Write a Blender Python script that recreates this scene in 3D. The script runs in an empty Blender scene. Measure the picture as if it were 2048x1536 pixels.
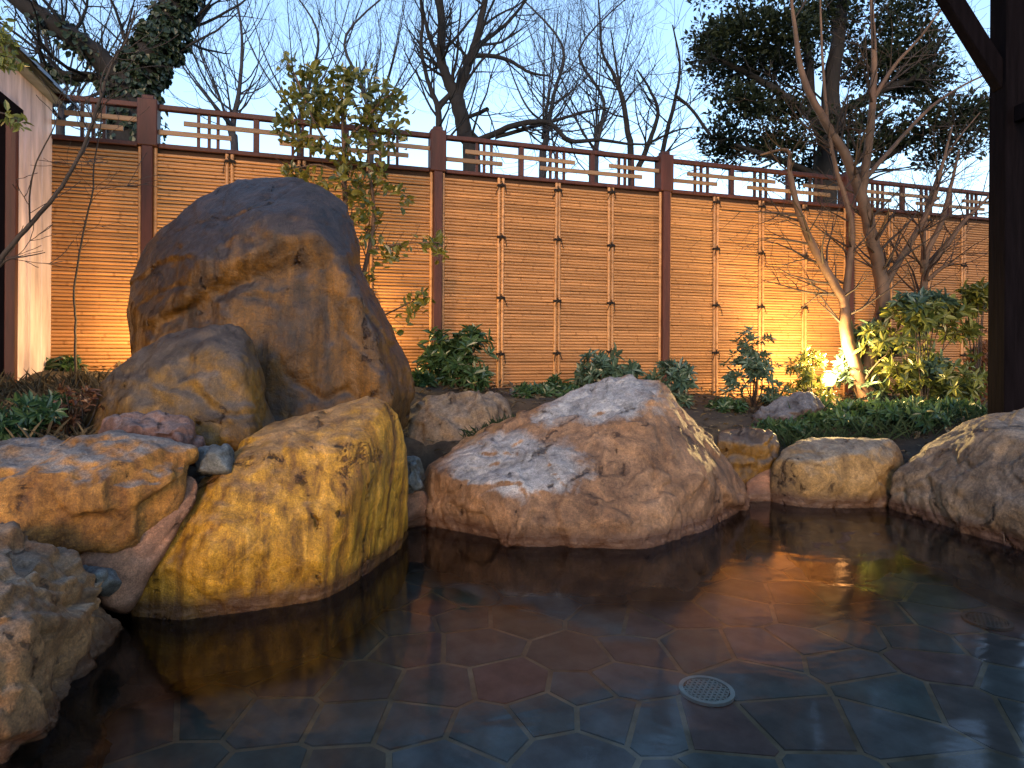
import bpy, bmesh, math, random
import numpy as np
from mathutils import Vector, Matrix, noise as mnoise

# ------------------------------------------------------------------ camera, sky, sun, exposure
scene = bpy.context.scene
col = scene.collection
F, CX, CY, EYE, ROLL = 1300.0, 1024.0, 690.0, 1.0, 0.0065

cam_data = bpy.data.cameras.new('camera')
cam_data.sensor_width = 36.0
cam_data.lens = F / 2048.0 * 36.0
cam_data.shift_y = -(768.0 - CY) / 2048.0
cam_data.clip_start = 0.05
cam_data.clip_end = 1000.0
camera = bpy.data.objects.new('camera', cam_data)
camera.matrix_world = Matrix.Translation((0, 0, EYE)) @ Matrix.Rotation(math.radians(90), 4, 'X') @ Matrix.Rotation(ROLL, 4, 'Z')
col.objects.link(camera)
scene.camera = camera

SUN_AZ, SUN_EL = math.radians(187.0), math.radians(16.0)      # compass bearing from +Y clockwise
world = bpy.data.worlds.new('World')
scene.world = world
world.use_nodes = True
wn = world.node_tree
sky = wn.nodes.new('ShaderNodeTexSky')
sky.sky_type = 'NISHITA'
sky.sun_disc = False
sky.sun_elevation = SUN_EL
sky.sun_rotation = SUN_AZ
sky.air_density = 1.0
sky.dust_density = 0.4
sky.ozone_density = 1.6
wn.links.new(sky.outputs[0], wn.nodes['Background'].inputs[0])
wn.nodes['Background'].inputs[1].default_value = 0.15

sun_data = bpy.data.lights.new('sun', 'SUN')
sun_data.energy = 0.70
sun_data.angle = math.radians(12)
sun_data.color = (1.0, 0.60, 0.30)
sun = bpy.data.objects.new('sun', sun_data)
sd = Vector((math.sin(SUN_AZ) * math.cos(SUN_EL), math.cos(SUN_AZ) * math.cos(SUN_EL), math.sin(SUN_EL)))
sun.rotation_euler = sd.to_track_quat('Z', 'Y').to_euler()
sun.location = sd * 30
col.objects.link(sun)

vs = scene.view_settings
vs.view_transform = 'Standard'
vs.look = 'None'
vs.gamma = 1.0
vs.exposure = 1.45
vs.use_curve_mapping = False
scene.render.engine = 'CYCLES'
scene.cycles.max_bounces = 6
scene.cycles.transparent_max_bounces = 12
scene.cycles.use_denoising = True
scene.cycles.sample_clamp_indirect = 4.0

# ------------------------------------------------------------------ helpers
rnd = random.Random(7)
nrs = np.random.RandomState(11)
CR, SR = math.cos(ROLL), math.sin(ROLL)

def P(px, py, d):
    """a point of the place seen at pixel px, py of the photograph, d metres ahead"""
    u, v = px - CX, py - CY
    u2 = u * CR + v * SR
    v2 = -u * SR + v * CR
    return Vector((u2 / F * d, d, EYE - v2 / F * d))

def PZ(px, py, z):
    """the point seen at px, py on the level z"""
    u, v = px - CX, py - CY
    v2 = -u * SR + v * CR
    return P(px, py, (EYE - z) * F / v2)

def tag(o, label, cat, group=None):
    o['label'] = label
    o['category'] = cat
    if group:
        o['group'] = group
    return o

def kind(o, k):
    o['kind'] = k
    return o

def empty(name, loc=(0, 0, 0), rz=0.0):
    o = bpy.data.objects.new(name, None)
    o.location = loc
    o.rotation_euler = (0, 0, rz)
    o.empty_display_size = 0.1
    col.objects.link(o)
    return o

def link(name, me, parent=None, loc=None):
    o = bpy.data.objects.new(name, me)
    if parent is not None:
        o.parent = parent
    if loc is not None:
        o.location = loc
    col.objects.link(o)
    return o

def mesh_np(name, verts, faces, mat, smooth=False):
    me = bpy.data.meshes.new(name)
    verts = np.asarray(verts, dtype=np.float32)
    me.from_pydata(verts.tolist(), [], [list(map(int, f)) for f in faces])
    me.materials.append(mat)
    if smooth:
        me.polygons.foreach_set('use_smooth', np.ones(len(me.polygons), dtype=bool))
    me.update()
    return me

def mesh_quads(name, verts, quads, mat, smooth=False):
    """fast path: verts (n,3), quads (m,k) arrays"""
    verts = np.ascontiguousarray(verts, dtype=np.float32)
    quads = np.ascontiguousarray(quads, dtype=np.int32)
    m, k = quads.shape
    me = bpy.data.meshes.new(name)
    me.vertices.add(len(verts))
    me.vertices.foreach_set('co', verts.ravel())
    me.loops.add(m * k)
    me.loops.foreach_set('vertex_index', quads.ravel())
    me.polygons.add(m)
    me.polygons.foreach_set('loop_start', np.arange(0, m * k, k, dtype=np.int32))
    me.update(calc_edges=True)
    me.polygons.foreach_set('use_smooth', np.full(m, smooth, dtype=bool))
    me.materials.append(mat)
    me.validate()
    return me

def box_mesh(name, sx, sy, sz, mat, bevel=0.0, centre=(0, 0, 0)):
    bm = bmesh.new()
    bmesh.ops.create_cube(bm, size=1.0)
    bmesh.ops.scale(bm, vec=(sx, sy, sz), verts=bm.verts)
    if bevel > 0:
        bmesh.ops.bevel(bm, geom=bm.edges[:], offset=bevel, segments=1, affect='EDGES')
    bmesh.ops.translate(bm, vec=centre, verts=bm.verts)
    me = bpy.data.meshes.new(name)
    bm.to_mesh(me)
    bm.free()
    me.materials.append(mat)
    return me

def beam_mesh(name, a, b, w, h, mat, bevel=0.004, up=Vector((0, 0, 1))):
    """square timber from a to b"""
    a, b = Vector(a), Vector(b)
    d = (b - a)
    L = d.length
    d.normalize()
    s = d.cross(up)
    if s.length < 1e-4:
        s = Vector((1, 0, 0))
    s.normalize()
    u = s.cross(d)
    me = box_mesh(name, L, w, h, mat, bevel)
    M = Matrix(((d.x, s.x, u.x, (a.x + b.x) / 2), (d.y, s.y, u.y, (a.y + b.y) / 2), (d.z, s.z, u.z, (a.z + b.z) / 2), (0, 0, 0, 1)))
    me.transform(M)
    return me

# ---- vector noise
def _hash(ix, iy, iz, seed):
    h = (ix * 374761393 + iy * 668265263 + iz * 2147483647 + seed * 1274126177) & 0xFFFFFFFF
    h = ((h ^ (h >> 13)) * 1274126177) & 0xFFFFFFFF
    h = ((h ^ (h >> 16)) * 2246822519) & 0xFFFFFFFF
    return ((h ^ (h >> 15)) & 0xFFFFFF) / float(0xFFFFFF)

def vnoise(p, seed=0):
    p = np.asarray(p, dtype=np.float64)
    i = np.floor(p).astype(np.int64)
    f = p - i
    f = f * f * f * (f * (f * 6 - 15) + 10)
    r = 0
    for dx in (0, 1):
        wx = f[:, 0] if dx else 1 - f[:, 0]
        for dy in (0, 1):
            wy = f[:, 1] if dy else 1 - f[:, 1]
            for dz in (0, 1):
                wz = f[:, 2] if dz else 1 - f[:, 2]
                r = r + wx * wy * wz * _hash(i[:, 0] + dx, i[:, 1] + dy, i[:, 2] + dz, seed)
    return r * 2 - 1

def fbm(p, octaves=4, seed=0, gain=0.5):
    a, s, t = 1.0, 0, 0
    for o in range(octaves):
        s = s + a * vnoise(p * (2.03 ** o) + o * 17.3, seed + o)
        t += a
        a *= gain
    return s / t

def ridged(p, octaves=4, seed=0):
    a, s, t = 1.0, 0, 0
    for o in range(octaves):
        s = s + a * (1 - 2 * np.abs(vnoise(p * (2.1 ** o) + o * 9.1, seed + o)))
        t += a
        a *= 0.5
    return s / t

def worley(p, seed=0):
    i = np.floor(p).astype(np.int64)
    best = np.full(len(p), 9.0)
    second = np.full(len(p), 9.0)
    for dx in (-1, 0, 1):
        for dy in (-1, 0, 1):
            for dz in (-1, 0, 1):
                c = i + np.array([dx, dy, dz])
                q = np.stack([c[:, k] + _hash(c[:, 0], c[:, 1], c[:, 2], seed + 31 * k) for k in range(3)], 1)
                d = np.linalg.norm(q - p, axis=1)
                second = np.minimum(second, np.maximum(best, d))
                best = np.minimum(best, d)
    return best, second

def plates(p, seed=0):
    """broken plates: each cell of space has its own level and tilt"""
    i = np.floor(p).astype(np.int64)
    best = np.full(len(p), 9.0)
    val = np.zeros(len(p))
    for dx in (-1, 0, 1):
        for dy in (-1, 0, 1):
            for dz in (-1, 0, 1):
                c = i + np.array([dx, dy, dz])
                h = [_hash(c[:, 0], c[:, 1], c[:, 2], seed + 31 * k) for k in range(7)]
                q = np.stack([c[:, k] + h[k] for k in range(3)], 1)
                v = p - q
                d = np.linalg.norm(v, axis=1)
                n = (h[3] - 0.5) * 1.2 + v[:, 0] * (h[4] - 0.5) * 2.2 + v[:, 1] * (h[5] - 0.5) * 2.2 + v[:, 2] * (h[6] - 0.5) * 2.2
                m = d < best
                val = np.where(m, n, val)
                best = np.where(m, d, best)
    return val

# ---- tubes
def tubes(paths, sides=6):
    """paths: list of (points, radii) -> verts, quads"""
    V, Q = [], []
    n0 = 0
    ang = [2 * math.pi * k / sides for k in range(sides)]
    ca = np.cos(ang)[:, None]
    sa = np.sin(ang)[:, None]
    for pts, rad in paths:
        pts = np.asarray(pts, dtype=float)
        n = len(pts)
        if n < 2:
            continue
        t = np.gradient(pts, axis=0)
        t /= (np.linalg.norm(t, axis=1)[:, None] + 1e-9)
        ref = np.array([0.31, 0.87, 0.38]) if abs(t[0][1]) < 0.8 else np.array([0.9, 0.1, 0.4])
        s = np.cross(t, ref)
        s /= (np.linalg.norm(s, axis=1)[:, None] + 1e-9)
        u = np.cross(t, s)
        for k in range(n):
            V.append(pts[k] + rad[k] * (ca * s[k] + sa * u[k]))
        base = n0 + np.arange(sides)
        nxt = n0 + (np.arange(sides) + 1) % sides
        for k in range(n - 1):
            Q.append(np.stack([base + k * sides, nxt + k * sides, nxt + (k + 1) * sides, base + (k + 1) * sides], 1))
        n0 += n * sides
    return np.concatenate(V), np.concatenate(Q)

def smooth_path(pts, rad, step=4):
    """Catmull-Rom through points"""
    pts = [Vector(p) for p in pts]
    out, ro = [], []
    n = len(pts)
    for i in range(n - 1):
        p0, p1, p2, p3 = pts[max(0, i - 1)], pts[i], pts[i + 1], pts[min(n - 1, i + 2)]
        for k in range(step):
            t = k / step
            out.append(0.5 * ((2 * p1) + (p2 - p0) * t + (2 * p0 - 5 * p1 + 4 * p2 - p3) * t * t + (3 * p1 - p0 - 3 * p2 + p3) * t ** 3))
            ro.append(rad[i] * (1 - t) + rad[i + 1] * t)
    out.append(pts[-1])
    ro.append(rad[-1])
    return out, ro

def rand_dir(r=rnd):
    while True:
        v = Vector((r.uniform(-1, 1), r.uniform(-1, 1), r.uniform(-1, 1)))
        if 0.05 < v.length < 1:
            return v.normalized()

def grow(start, direction, length, radius, level, out, r, up=0.25, wig=0.22, kids=(4, 7), flat=1.0, shrink=(0.42, 0.68)):
    """one wavy branch and, below it, its side branches"""
    n = max(4, int(length / 0.16)) if level > 0 else 5
    n = min(n, 12)
    p = Vector(start)
    d = Vector(direction).normalized()
    pts, rad = [p.copy()], [radius]
    for k in range(n):
        w = rand_dir(r)
        w.y *= flat
        d = (d + w * wig + Vector((0, 0, up * 0.18))).normalized()
        p = p + d * (length / n)
        pts.append(p.copy())
        rad.append(radius * (1 - 0.75 * (k + 1) / n))
    out.append((pts, rad, level))
    if level > 0:
        for _ in range(r.randint(*kids)):
            i = r.randint(max(1, n // 4), n)
            t = (pts[i] - pts[i - 1]).normalized()
            side = t.cross(rand_dir(r))
            side.y *= flat
            if side.length < 0.05:
                continue
            side.normalize()
            nd = t * r.uniform(0.5, 0.9) + side * r.uniform(0.45, 0.9)
            grow(pts[i], nd, length * r.uniform(*shrink), max(rad[i] * 0.62, 0.0018), level - 1, out, r, up, wig, kids, flat, shrink)

def split_levels(out):
    big = [(p, q) for p, q, l in out if q[0] > 0.012]
    small = [(p, q) for p, q, l in out if q[0] <= 0.012]
    return big, small

# ---- leaves
def leaf_mesh(name, base, direc, normal, length, width, mat, fold=0.18, six=True):
    base = np.asarray(base, float)
    d = np.asarray(direc, float)
    d /= np.linalg.norm(d, axis=1)[:, None] + 1e-9
    nrm = np.asarray(normal, float)
    s = np.cross(d, nrm)
    s /= np.linalg.norm(s, axis=1)[:, None] + 1e-9
    u = np.cross(s, d)
    L = np.asarray(length, float)[:, None]
    W = np.asarray(width, float)[:, None]
    n = len(base)
    if six:
        v = np.empty((n, 6, 3))
        v[:, 0] = base
        v[:, 1] = base + d * L * 0.33 + s * W * 0.5 + u * W * fold
        v[:, 2] = base + d * L * 0.68 + s * W * 0.42 + u * (W * fold - L * 0.03)
        v[:, 3] = base + d * L - u * L * 0.12
        v[:, 4] = base + d * L * 0.68 - s * W * 0.42 + u * (W * fold - L * 0.03)
        v[:, 5] = base + d * L * 0.33 - s * W * 0.5 + u * W * fold
        o = (np.arange(n) * 6)[:, None]
        q = np.concatenate([o + np.array([[0, 1, 2, 3]]), o + np.array([[0, 3, 4, 5]])])
        return mesh_quads(name, v.reshape(-1, 3), q, mat)
    v = np.empty((n, 4, 3))
    v[:, 0] = base
    v[:, 1] = base + d * L * 0.45 + s * W * 0.5 + u * W * fold
    v[:, 2] = base + d * L
    v[:, 3] = base + d * L * 0.45 - s * W * 0.5 + u * W * fold
    o = (np.arange(n) * 4)[:, None]
    q = o + np.array([[0, 1, 2, 3]])
    return mesh_quads(name, v.reshape(-1, 3), q, mat)

# ------------------------------------------------------------------ materials
class NT:
    def __init__(self, name):
        self.m = bpy.data.materials.new(name)
        self.m.use_nodes = True
        self.t = self.m.node_tree
        self.b = self.t.nodes['Principled BSDF']
        self.out = self.t.nodes['Material Output']
    def n(self, typ, **kw):
        x = self.t.nodes.new(typ)
        for k, v in kw.items():
            if k == 'inp':
                for a, b in v.items():
                    x.inputs[a].default_value = b
            else:
                setattr(x, k, v)
        return x
    def l(self, a, b):
        self.t.links.new(a, b)
    def noise(self, vec, scale, detail=6, rough=0.55, dist=0.0):
        x = self.n('ShaderNodeTexNoise', inp={'Scale': scale, 'Detail': detail, 'Roughness': rough, 'Distortion': dist})
        if vec is not None:
            self.l(vec, x.inputs['Vector'])
        return x.outputs['Fac']
    def ramp(self, fac, stops):
        x = self.n('ShaderNodeValToRGB')
        e = x.color_ramp.elements
        while len(e) < len(stops):
            e.new(0.5)
        for k, (p, c) in enumerate(stops):
            e[k].position = p
            e[k].color = (c[0], c[1], c[2], 1) if not isinstance(c, (int, float)) else (c, c, c, 1)
        self.l(fac, x.inputs[0])
        return x.outputs[0]
    def mix(self, fac, a, b, blend='MIX'):
        x = self.n('ShaderNodeMix', data_type='RGBA', blend_type=blend)
        for s, v in ((x.inputs['Factor'], fac), (x.inputs['A'], a), (x.inputs['B'], b)):
            if isinstance(v, (int, float)):
                s.default_value = v
            elif isinstance(v, tuple):
                s.default_value = (v[0], v[1], v[2], 1)
            else:
                self.l(v, s)
        return x.outputs['Result']
    def math(self, op, a, b=0.0, clamp=False):
        x = self.n('ShaderNodeMath', operation=op, use_clamp=clamp)
        for s, v in ((x.inputs[0], a), (x.inputs[1], b)):
            if isinstance(v, (int, float)):
                s.default_value = v
            else:
                self.l(v, s)
        return x.outputs[0]
    def mapr(self, v, a, b, c=0.0, d=1.0):
        x = self.n('ShaderNodeMapRange', inp={'From Min': a, 'From Max': b, 'To Min': c, 'To Max': d})
        self.l(v, x.inputs['Value'])
        return x.outputs['Result']
    def mapping(self, vec, scale=(1, 1, 1), rot=(0, 0, 0), loc=(0, 0, 0)):
        x = self.n('ShaderNodeMapping', inp={'Scale': scale, 'Rotation': rot, 'Location': loc})
        self.l(vec, x.inputs['Vector'])
        return x.outputs['Vector']
    def bump(self, h, strength=0.4, dist=0.02, chain=None):
        x = self.n('ShaderNodeBump', inp={'Strength': strength, 'Distance': dist})
        self.l(h, x.inputs['Height'])
        if chain is not None:
            self.l(chain, x.inputs['Normal'])
        return x.outputs['Normal']

def rock_mat(name, ochre, dark, grey, streak=0.5, top=(0.55, 0.85), grey_amt=1.0, seed=0.0, rough=0.62, patch=0.5, grain=1.0, edge=0.9, blobs=None, sdir=(7, 7, 0.9), srot=(0, 0, 0)):
    k = NT(name)
    tc = k.n('ShaderNodeTexCoord')
    ob = k.mapping(tc.outputs['Object'], loc=(seed, seed * 0.7, seed * 1.3))
    geo = k.n('ShaderNodeNewGeometry')
    big = k.noise(ob, 2.2, 8, 0.6, 0.6)
    stv = k.mapping(ob, scale=sdir, rot=srot)
    st = k.noise(stv, 2.4, 9, 0.62, 0.35)
    mid = k.noise(ob, 9.0, 8, 0.65, 0.3)
    # stained sides: ochre and dark brown in blotches and in streaks
    a = k.math('ADD', k.math('MULTIPLY', big, 1 - streak), k.math('MULTIPLY', st, streak))
    side = k.ramp(a, [(0.36, dark), (0.47, tuple(0.55 * o + 0.45 * d for o, d in zip(ochre, dark))), (0.56, ochre), (0.68, tuple(min(1, o * 1.25 + 0.03) for o in ochre))])
    # grey weathering and painted skylight on faces that look up, broken by noise, and in patches
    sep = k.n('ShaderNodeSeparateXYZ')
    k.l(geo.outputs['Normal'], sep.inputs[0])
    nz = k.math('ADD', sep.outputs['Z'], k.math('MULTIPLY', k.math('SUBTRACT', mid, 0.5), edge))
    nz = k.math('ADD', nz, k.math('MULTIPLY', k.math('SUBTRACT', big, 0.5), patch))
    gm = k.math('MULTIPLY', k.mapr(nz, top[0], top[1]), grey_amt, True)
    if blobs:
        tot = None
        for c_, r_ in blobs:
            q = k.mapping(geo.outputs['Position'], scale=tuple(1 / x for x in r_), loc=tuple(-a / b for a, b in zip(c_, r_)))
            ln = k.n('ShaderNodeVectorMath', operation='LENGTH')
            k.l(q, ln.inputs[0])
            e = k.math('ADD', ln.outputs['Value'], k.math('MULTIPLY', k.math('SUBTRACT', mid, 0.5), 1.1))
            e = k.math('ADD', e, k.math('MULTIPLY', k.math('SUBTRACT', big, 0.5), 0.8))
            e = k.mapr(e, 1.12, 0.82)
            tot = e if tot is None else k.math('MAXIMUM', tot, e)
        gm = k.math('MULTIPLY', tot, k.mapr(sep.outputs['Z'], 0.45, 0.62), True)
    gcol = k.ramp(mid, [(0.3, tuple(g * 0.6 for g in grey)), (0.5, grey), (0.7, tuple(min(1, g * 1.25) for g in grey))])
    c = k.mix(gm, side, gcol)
    blot = k.noise(ob, 5.5, 10, 0.68, 1.2)
    c = k.mix(1.0, c, k.ramp(blot, [(0.30, (0.34, 0.30, 0.28)), (0.44, (0.85, 0.82, 0.80)), (0.54, (1.1, 1.08, 1.05)), (0.68, (1.7, 1.6, 1.45))]), 'MULTIPLY')
    pit = k.noise(ob, 21, 8, 0.72, 0.5)
    c = k.mix(1.0, c, k.ramp(pit, [(0.32, 0.55), (0.44, 1.0), (0.60, 1.0), (0.72, 1.35)]), 'MULTIPLY')
    sp = k.noise(ob, 70, 4, 0.7)
    c = k.mix(1.0, c, k.ramp(sp, [(0.25, 0.55 if grain >= 1 else 0.75), (0.5, 1.0), (0.75, 1.35)]), 'MULTIPLY')
    sp2 = k.noise(ob, 190, 3, 0.75)
    c = k.mix(1.0, c, k.ramp(sp2, [(0.3, 0.62), (0.5, 1.0), (0.7, 1.45)]), 'MULTIPLY')
    # thin dark cracks
    cr = k.n('ShaderNodeTexNoise', inp={'Scale': 3.1, 'Detail': 7, 'Roughness': 0.6, 'Distortion': 0.8})
    k.l(ob, cr.inputs['Vector'])
    crk = k.math('ABSOLUTE', k.math('SUBTRACT', cr.outputs['Fac'], 0.5))
    ck = k.mapr(k.math('ADD', crk, k.math('MULTIPLY', big, 0.012)), 0.004, 0.014)
    c = k.mix(1.0, c, k.ramp(ck, [(0.0, 0.7), (1.0, 1.0)]), 'MULTIPLY')
    nd = k.n('ShaderNodeTexNoise', inp={'Scale': 2.6, 'Detail': 5, 'Roughness': 0.6})
    k.l(ob, nd.inputs['Vector'])
    wv = k.n('ShaderNodeVectorMath', operation='MULTIPLY_ADD')
    k.l(nd.outputs['Color'], wv.inputs[0])
    wv.inputs[1].default_value = (0.22, 0.22, 0.22)
    k.l(k.mapping(ob, scale=(1, 1, 0.4), rot=(0.5, 0.35, 0)), wv.inputs[2])
    vo = k.n('ShaderNodeTexVoronoi', feature='DISTANCE_TO_EDGE', inp={'Scale': 2.4})
    k.l(wv.outputs[0], vo.inputs['Vector'])
    vd = k.math('ADD', vo.outputs['Distance'], k.mapr(blot, 0.44, 0.52, 0.0, 0.2))
    frac = k.mapr(vd, 0.0, 0.03)
    c = k.mix(1.0, c, k.ramp(frac, [(0.0, (0.50, 0.43, 0.38)), (1.0, (1.0, 1.0, 1.0))]), 'MULTIPLY')
    # wet foot and the pale line the bath water leaves
    pz = k.n('ShaderNodeSeparateXYZ')
    k.l(geo.outputs['Position'], pz.inputs[0])
    z = k.math('ADD', pz.outputs['Z'], k.math('MULTIPLY', k.math('SUBTRACT', mid, 0.5), 0.05))
    wet = k.mapr(z, 0.10, 0.045)
    c = k.mix(k.math('MULTIPLY', wet, 0.88), c, (0.05, 0.018, 0.008))
    line = k.math('MULTIPLY', k.mapr(z, 0.012, 0.02), k.mapr(z, 0.034, 0.026))
    c = k.mix(k.math('MULTIPLY', line, k.mapr(pit, 0.45, 0.7, 0.0, 0.35)), c, (0.34, 0.20, 0.13))
    k.l(c, k.b.inputs['Base Color'])
    rg = k.mix(wet, (rough, rough, rough), (0.25, 0.25, 0.25))
    k.l(rg, k.b.inputs['Roughness'])
    k.b.inputs['Specular IOR Level'].default_value = 0.4
    fine = k.noise(ob, 26, 14, 0.75)
    n1 = k.bump(k.math('ADD', k.math('MULTIPLY', st, 0.8 * streak + 0.1), k.math('ADD', k.math('MULTIPLY', mid, 0.6), k.math('MULTIPLY', blot, 0.9))), 0.7 * grain, 0.03)
    n2 = k.bump(k.math('ADD', fine, pit), 0.7 * grain, 0.012, n1)
    n2 = k.bump(k.math('ADD', sp, sp2), 0.5, 0.004, n2)
    n3 = k.bump(ck, 0.25, 0.008, n2)
    n3 = k.bump(frac, 0.8, 0.02, n3)
    k.l(n3, k.b.inputs['Normal'])
    return k.m

def simple_mat(name, base, rough=0.7, var=0.25, scale=6.0, bump=0.2, stretch=(1, 1, 1), rand=0.0, spec=0.4, metal=0.0):
    k = NT(name)
    tc = k.n('ShaderNodeTexCoord')
    v = k.mapping(tc.outputs['Object'], scale=stretch)
    if rand > 0:
        oi = k.n('ShaderNodeObjectInfo')
        add = k.n('ShaderNodeVectorMath', operation='ADD')
        k.l(v, add.inputs[0])
        m = k.n('ShaderNodeVectorMath', operation='SCALE', inp={'Scale': 37.0})
        cmb = k.n('ShaderNodeCombineXYZ')
        for q in range(3):
            k.l(oi.outputs['Random'], cmb.inputs[q])
        k.l(cmb.outputs[0], m.inputs[0])
        k.l(m.outputs[0], add.inputs[1])
        v = add.outputs[0]
    f = k.noise(v, scale, 8, 0.6)
    c = k.ramp(f, [(0.3, tuple(b * (1 - var) for b in base)), (0.55, base), (0.75, tuple(min(1, b * (1 + var)) for b in base))])
    if rand > 0:
        g = k.mapr(oi.outputs['Random'], 0, 1, 1 - rand, 1 + rand)
        hv = k.n('ShaderNodeHueSaturation')
        k.l(c, hv.inputs['Color'])
        k.l(g, hv.inputs['Value'])
        c = hv.outputs[0]
    k.l(c, k.b.inputs['Base Color'])
    k.b.inputs['Roughness'].default_value = rough
    k.b.inputs['Specular IOR Level'].default_value = spec
    k.b.inputs['Metallic'].default_value = metal
    if bump > 0:
        k.l(k.bump(f, bump, 0.01), k.b.inputs['Normal'])
    return k.m

def leaf_mat(name, c1, c2, rough=0.38, trans=0.25, scale=5.0, spec=0.5):
    k = NT(name)
    tc = k.n('ShaderNodeTexCoord')
    geo = k.n('ShaderNodeNewGeometry')
    f = k.noise(tc.outputs['Object'], scale, 3)
    r = k.math('ADD', k.math('MULTIPLY', geo.outputs['Random Per Island'], 0.7), k.math('MULTIPLY', f, 0.3))
    c = k.ramp(r, [(0.1, c1), (0.85, c2)])
    k.l(c, k.b.inputs['Base Color'])
    k.b.inputs['Roughness'].default_value = rough
    k.b.inputs['Specular IOR Level'].default_value = spec
    tr = k.n('ShaderNodeBsdfTranslucent')
    k.l(c, tr.inputs['Color'])
    mx = k.n('ShaderNodeMixShader', inp={0: trans})
    k.l(k.b.outputs[0], mx.inputs[1])
    k.l(tr.outputs[0], mx.inputs[2])
    k.l(mx.outputs[0], k.out.inputs['Surface'])
    return k.m

def bamboo_mat(name, base, axis=0):
    k = NT(name)
    tc = k.n('ShaderNodeTexCoord')
    oi = k.n('ShaderNodeObjectInfo')
    sep = k.n('ShaderNodeSeparateXYZ')
    k.l(tc.outputs['Object'], sep.inputs[0])
    x = sep.outputs[axis]
    sh = k.math('ADD', x, k.math('MULTIPLY', oi.outputs['Random'], 5.0))
    # nodes of the cane
    fr = k.math('FRACT', k.math('MULTIPLY', sh, 2.9))
    ring = k.mapr(k.math('ABSOLUTE', k.math('SUBTRACT', fr, 0.5)), 0.012, 0.03)
    cmb = k.n('ShaderNodeCombineXYZ')
    k.l(k.math('MULTIPLY', sh, 2.0 if axis == 0 else 30.0), cmb.inputs[0])
    k.l(k.math('MULTIPLY', oi.outputs['Random'], 40.0), cmb.inputs[1])
    k.l(k.math('MULTIPLY', sep.outputs[2], 60.0 if axis == 0 else 2.0), cmb.inputs[2])
    f = k.noise(cmb.outputs[0], 1.0, 6, 0.6)
    c = k.ramp(f, [(0.25, tuple(b * 0.62 for b in base)), (0.5, base), (0.78, tuple(min(1, b * 1.3) for b in base))])
    hv = k.n('ShaderNodeHueSaturation')
    k.l(c, hv.inputs['Color'])
    k.l(k.mapr(oi.outputs['Random'], 0, 1, 0.82, 1.14), hv.inputs['Value'])
    c = k.mix(ring, (base[0] * 0.78, base[1] * 0.74, base[2] * 0.7), hv.outputs[0])
    k.l(c, k.b.inputs['Base Color'])
    k.b.inputs['Roughness'].default_value = 0.42
    k.b.inputs['Specular IOR Level'].default_value = 0.35
    k.l(k.bump(ring, 0.5, 0.003), k.b.inputs['Normal'])
    return k.m

M = {}
M['bamboo'] = bamboo_mat('bamboo_cane', (0.41, 0.192, 0.074), 0)
M['batten'] = bamboo_mat('bamboo_batten', (0.40, 0.188, 0.074), 2)
M['backing'] = simple_mat('fence_backing', (0.05, 0.022, 0.01), 0.9)
M['redwood'] = simple_mat('dark_red_timber', (0.060, 0.014, 0.009), 0.65, 0.35, 5, 0.3, (8, 8, 0.8), 0.15)
M['lath'] = simple_mat('lattice_board', (0.22, 0.125, 0.065), 0.6, 0.3, 4, 0.25, (1, 8, 12), 0.2)
M['rope'] = simple_mat('black_palm_rope', (0.012, 0.008, 0.007), 0.9, 0.4, 60, 0.5)
M['concrete'] = simple_mat('grey_concrete', (0.3, 0.28, 0.25), 0.9, 0.25, 9, 0.3)
M['plaster'] = simple_mat('pale_board', (0.55, 0.43, 0.45), 0.8, 0.42, 4, 0.25, (3, 3, 0.6), 0.06)
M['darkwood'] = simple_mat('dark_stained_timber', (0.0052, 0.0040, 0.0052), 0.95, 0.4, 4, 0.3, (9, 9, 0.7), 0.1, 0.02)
M['tilegrey'] = simple_mat('blue_grey_roof_tile', (0.16, 0.18, 0.22), 0.45, 0.25, 12, 0.15, (1, 1, 1), 0.15)
M['soil'] = None
M['mortar'] = simple_mat('pink_mortar', (0.24, 0.115, 0.070), 0.85, 0.5, 14, 0.8)
M['steel'] = simple_mat('drain_steel', (0.46, 0.54, 0.50), 0.35, 0.15, 30, 0.05)
M['black'] = simple_mat('drain_dark', (0.012, 0.014, 0.014), 0.6)
M['lampblack'] = simple_mat('lamp_housing', (0.03, 0.028, 0.025), 0.45)
M['bark_dark'] = simple_mat('dark_bark', (0.014, 0.012, 0.013), 0.9, 0.4, 14, 0.6, (1, 1, 0.35))
M['bark_far'] = simple_mat('grey_far_bark', (0.030, 0.029, 0.036), 0.9, 0.3, 14, 0.0)
M['bark_warm'] = simple_mat('warm_smooth_bark', (0.12, 0.066, 0.040), 0.7, 0.45, 9, 0.5, (1, 1, 0.5))
M['twig'] = simple_mat('brown_twig', (0.045, 0.030, 0.024), 0.8, 0.3, 20, 0.0)
M['leaf_camellia'] = leaf_mat('yellow_green_leaf', (0.030, 0.050, 0.012), (0.17, 0.15, 0.022), 0.32)
M['leaf_dark'] = leaf_mat('dark_shrub_leaf', (0.018, 0.05, 0.022), (0.06, 0.105, 0.04), 0.3)
M['leaf_blue'] = leaf_mat('blue_green_leaf', (0.035, 0.07, 0.05), (0.10, 0.15, 0.095), 0.3)
M['leaf_lime'] = leaf_mat('light_green_leaf', (0.05, 0.075, 0.018), (0.20, 0.20, 0.045), 0.35)
M['leaf_red'] = leaf_mat('red_brown_leaf', (0.10, 0.035, 0.02), (0.20, 0.09, 0.04), 0.4)
M['leaf_ever'] = leaf_mat('evergreen_leaf', (0.008, 0.014, 0.009), (0.026, 0.036, 0.016), 0.6, 0.15, spec=0.2)
M['leaf_ivy'] = leaf_mat('ivy_leaf', (0.010, 0.022, 0.012), (0.035, 0.05, 0.025), 0.4, 0.15)
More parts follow.
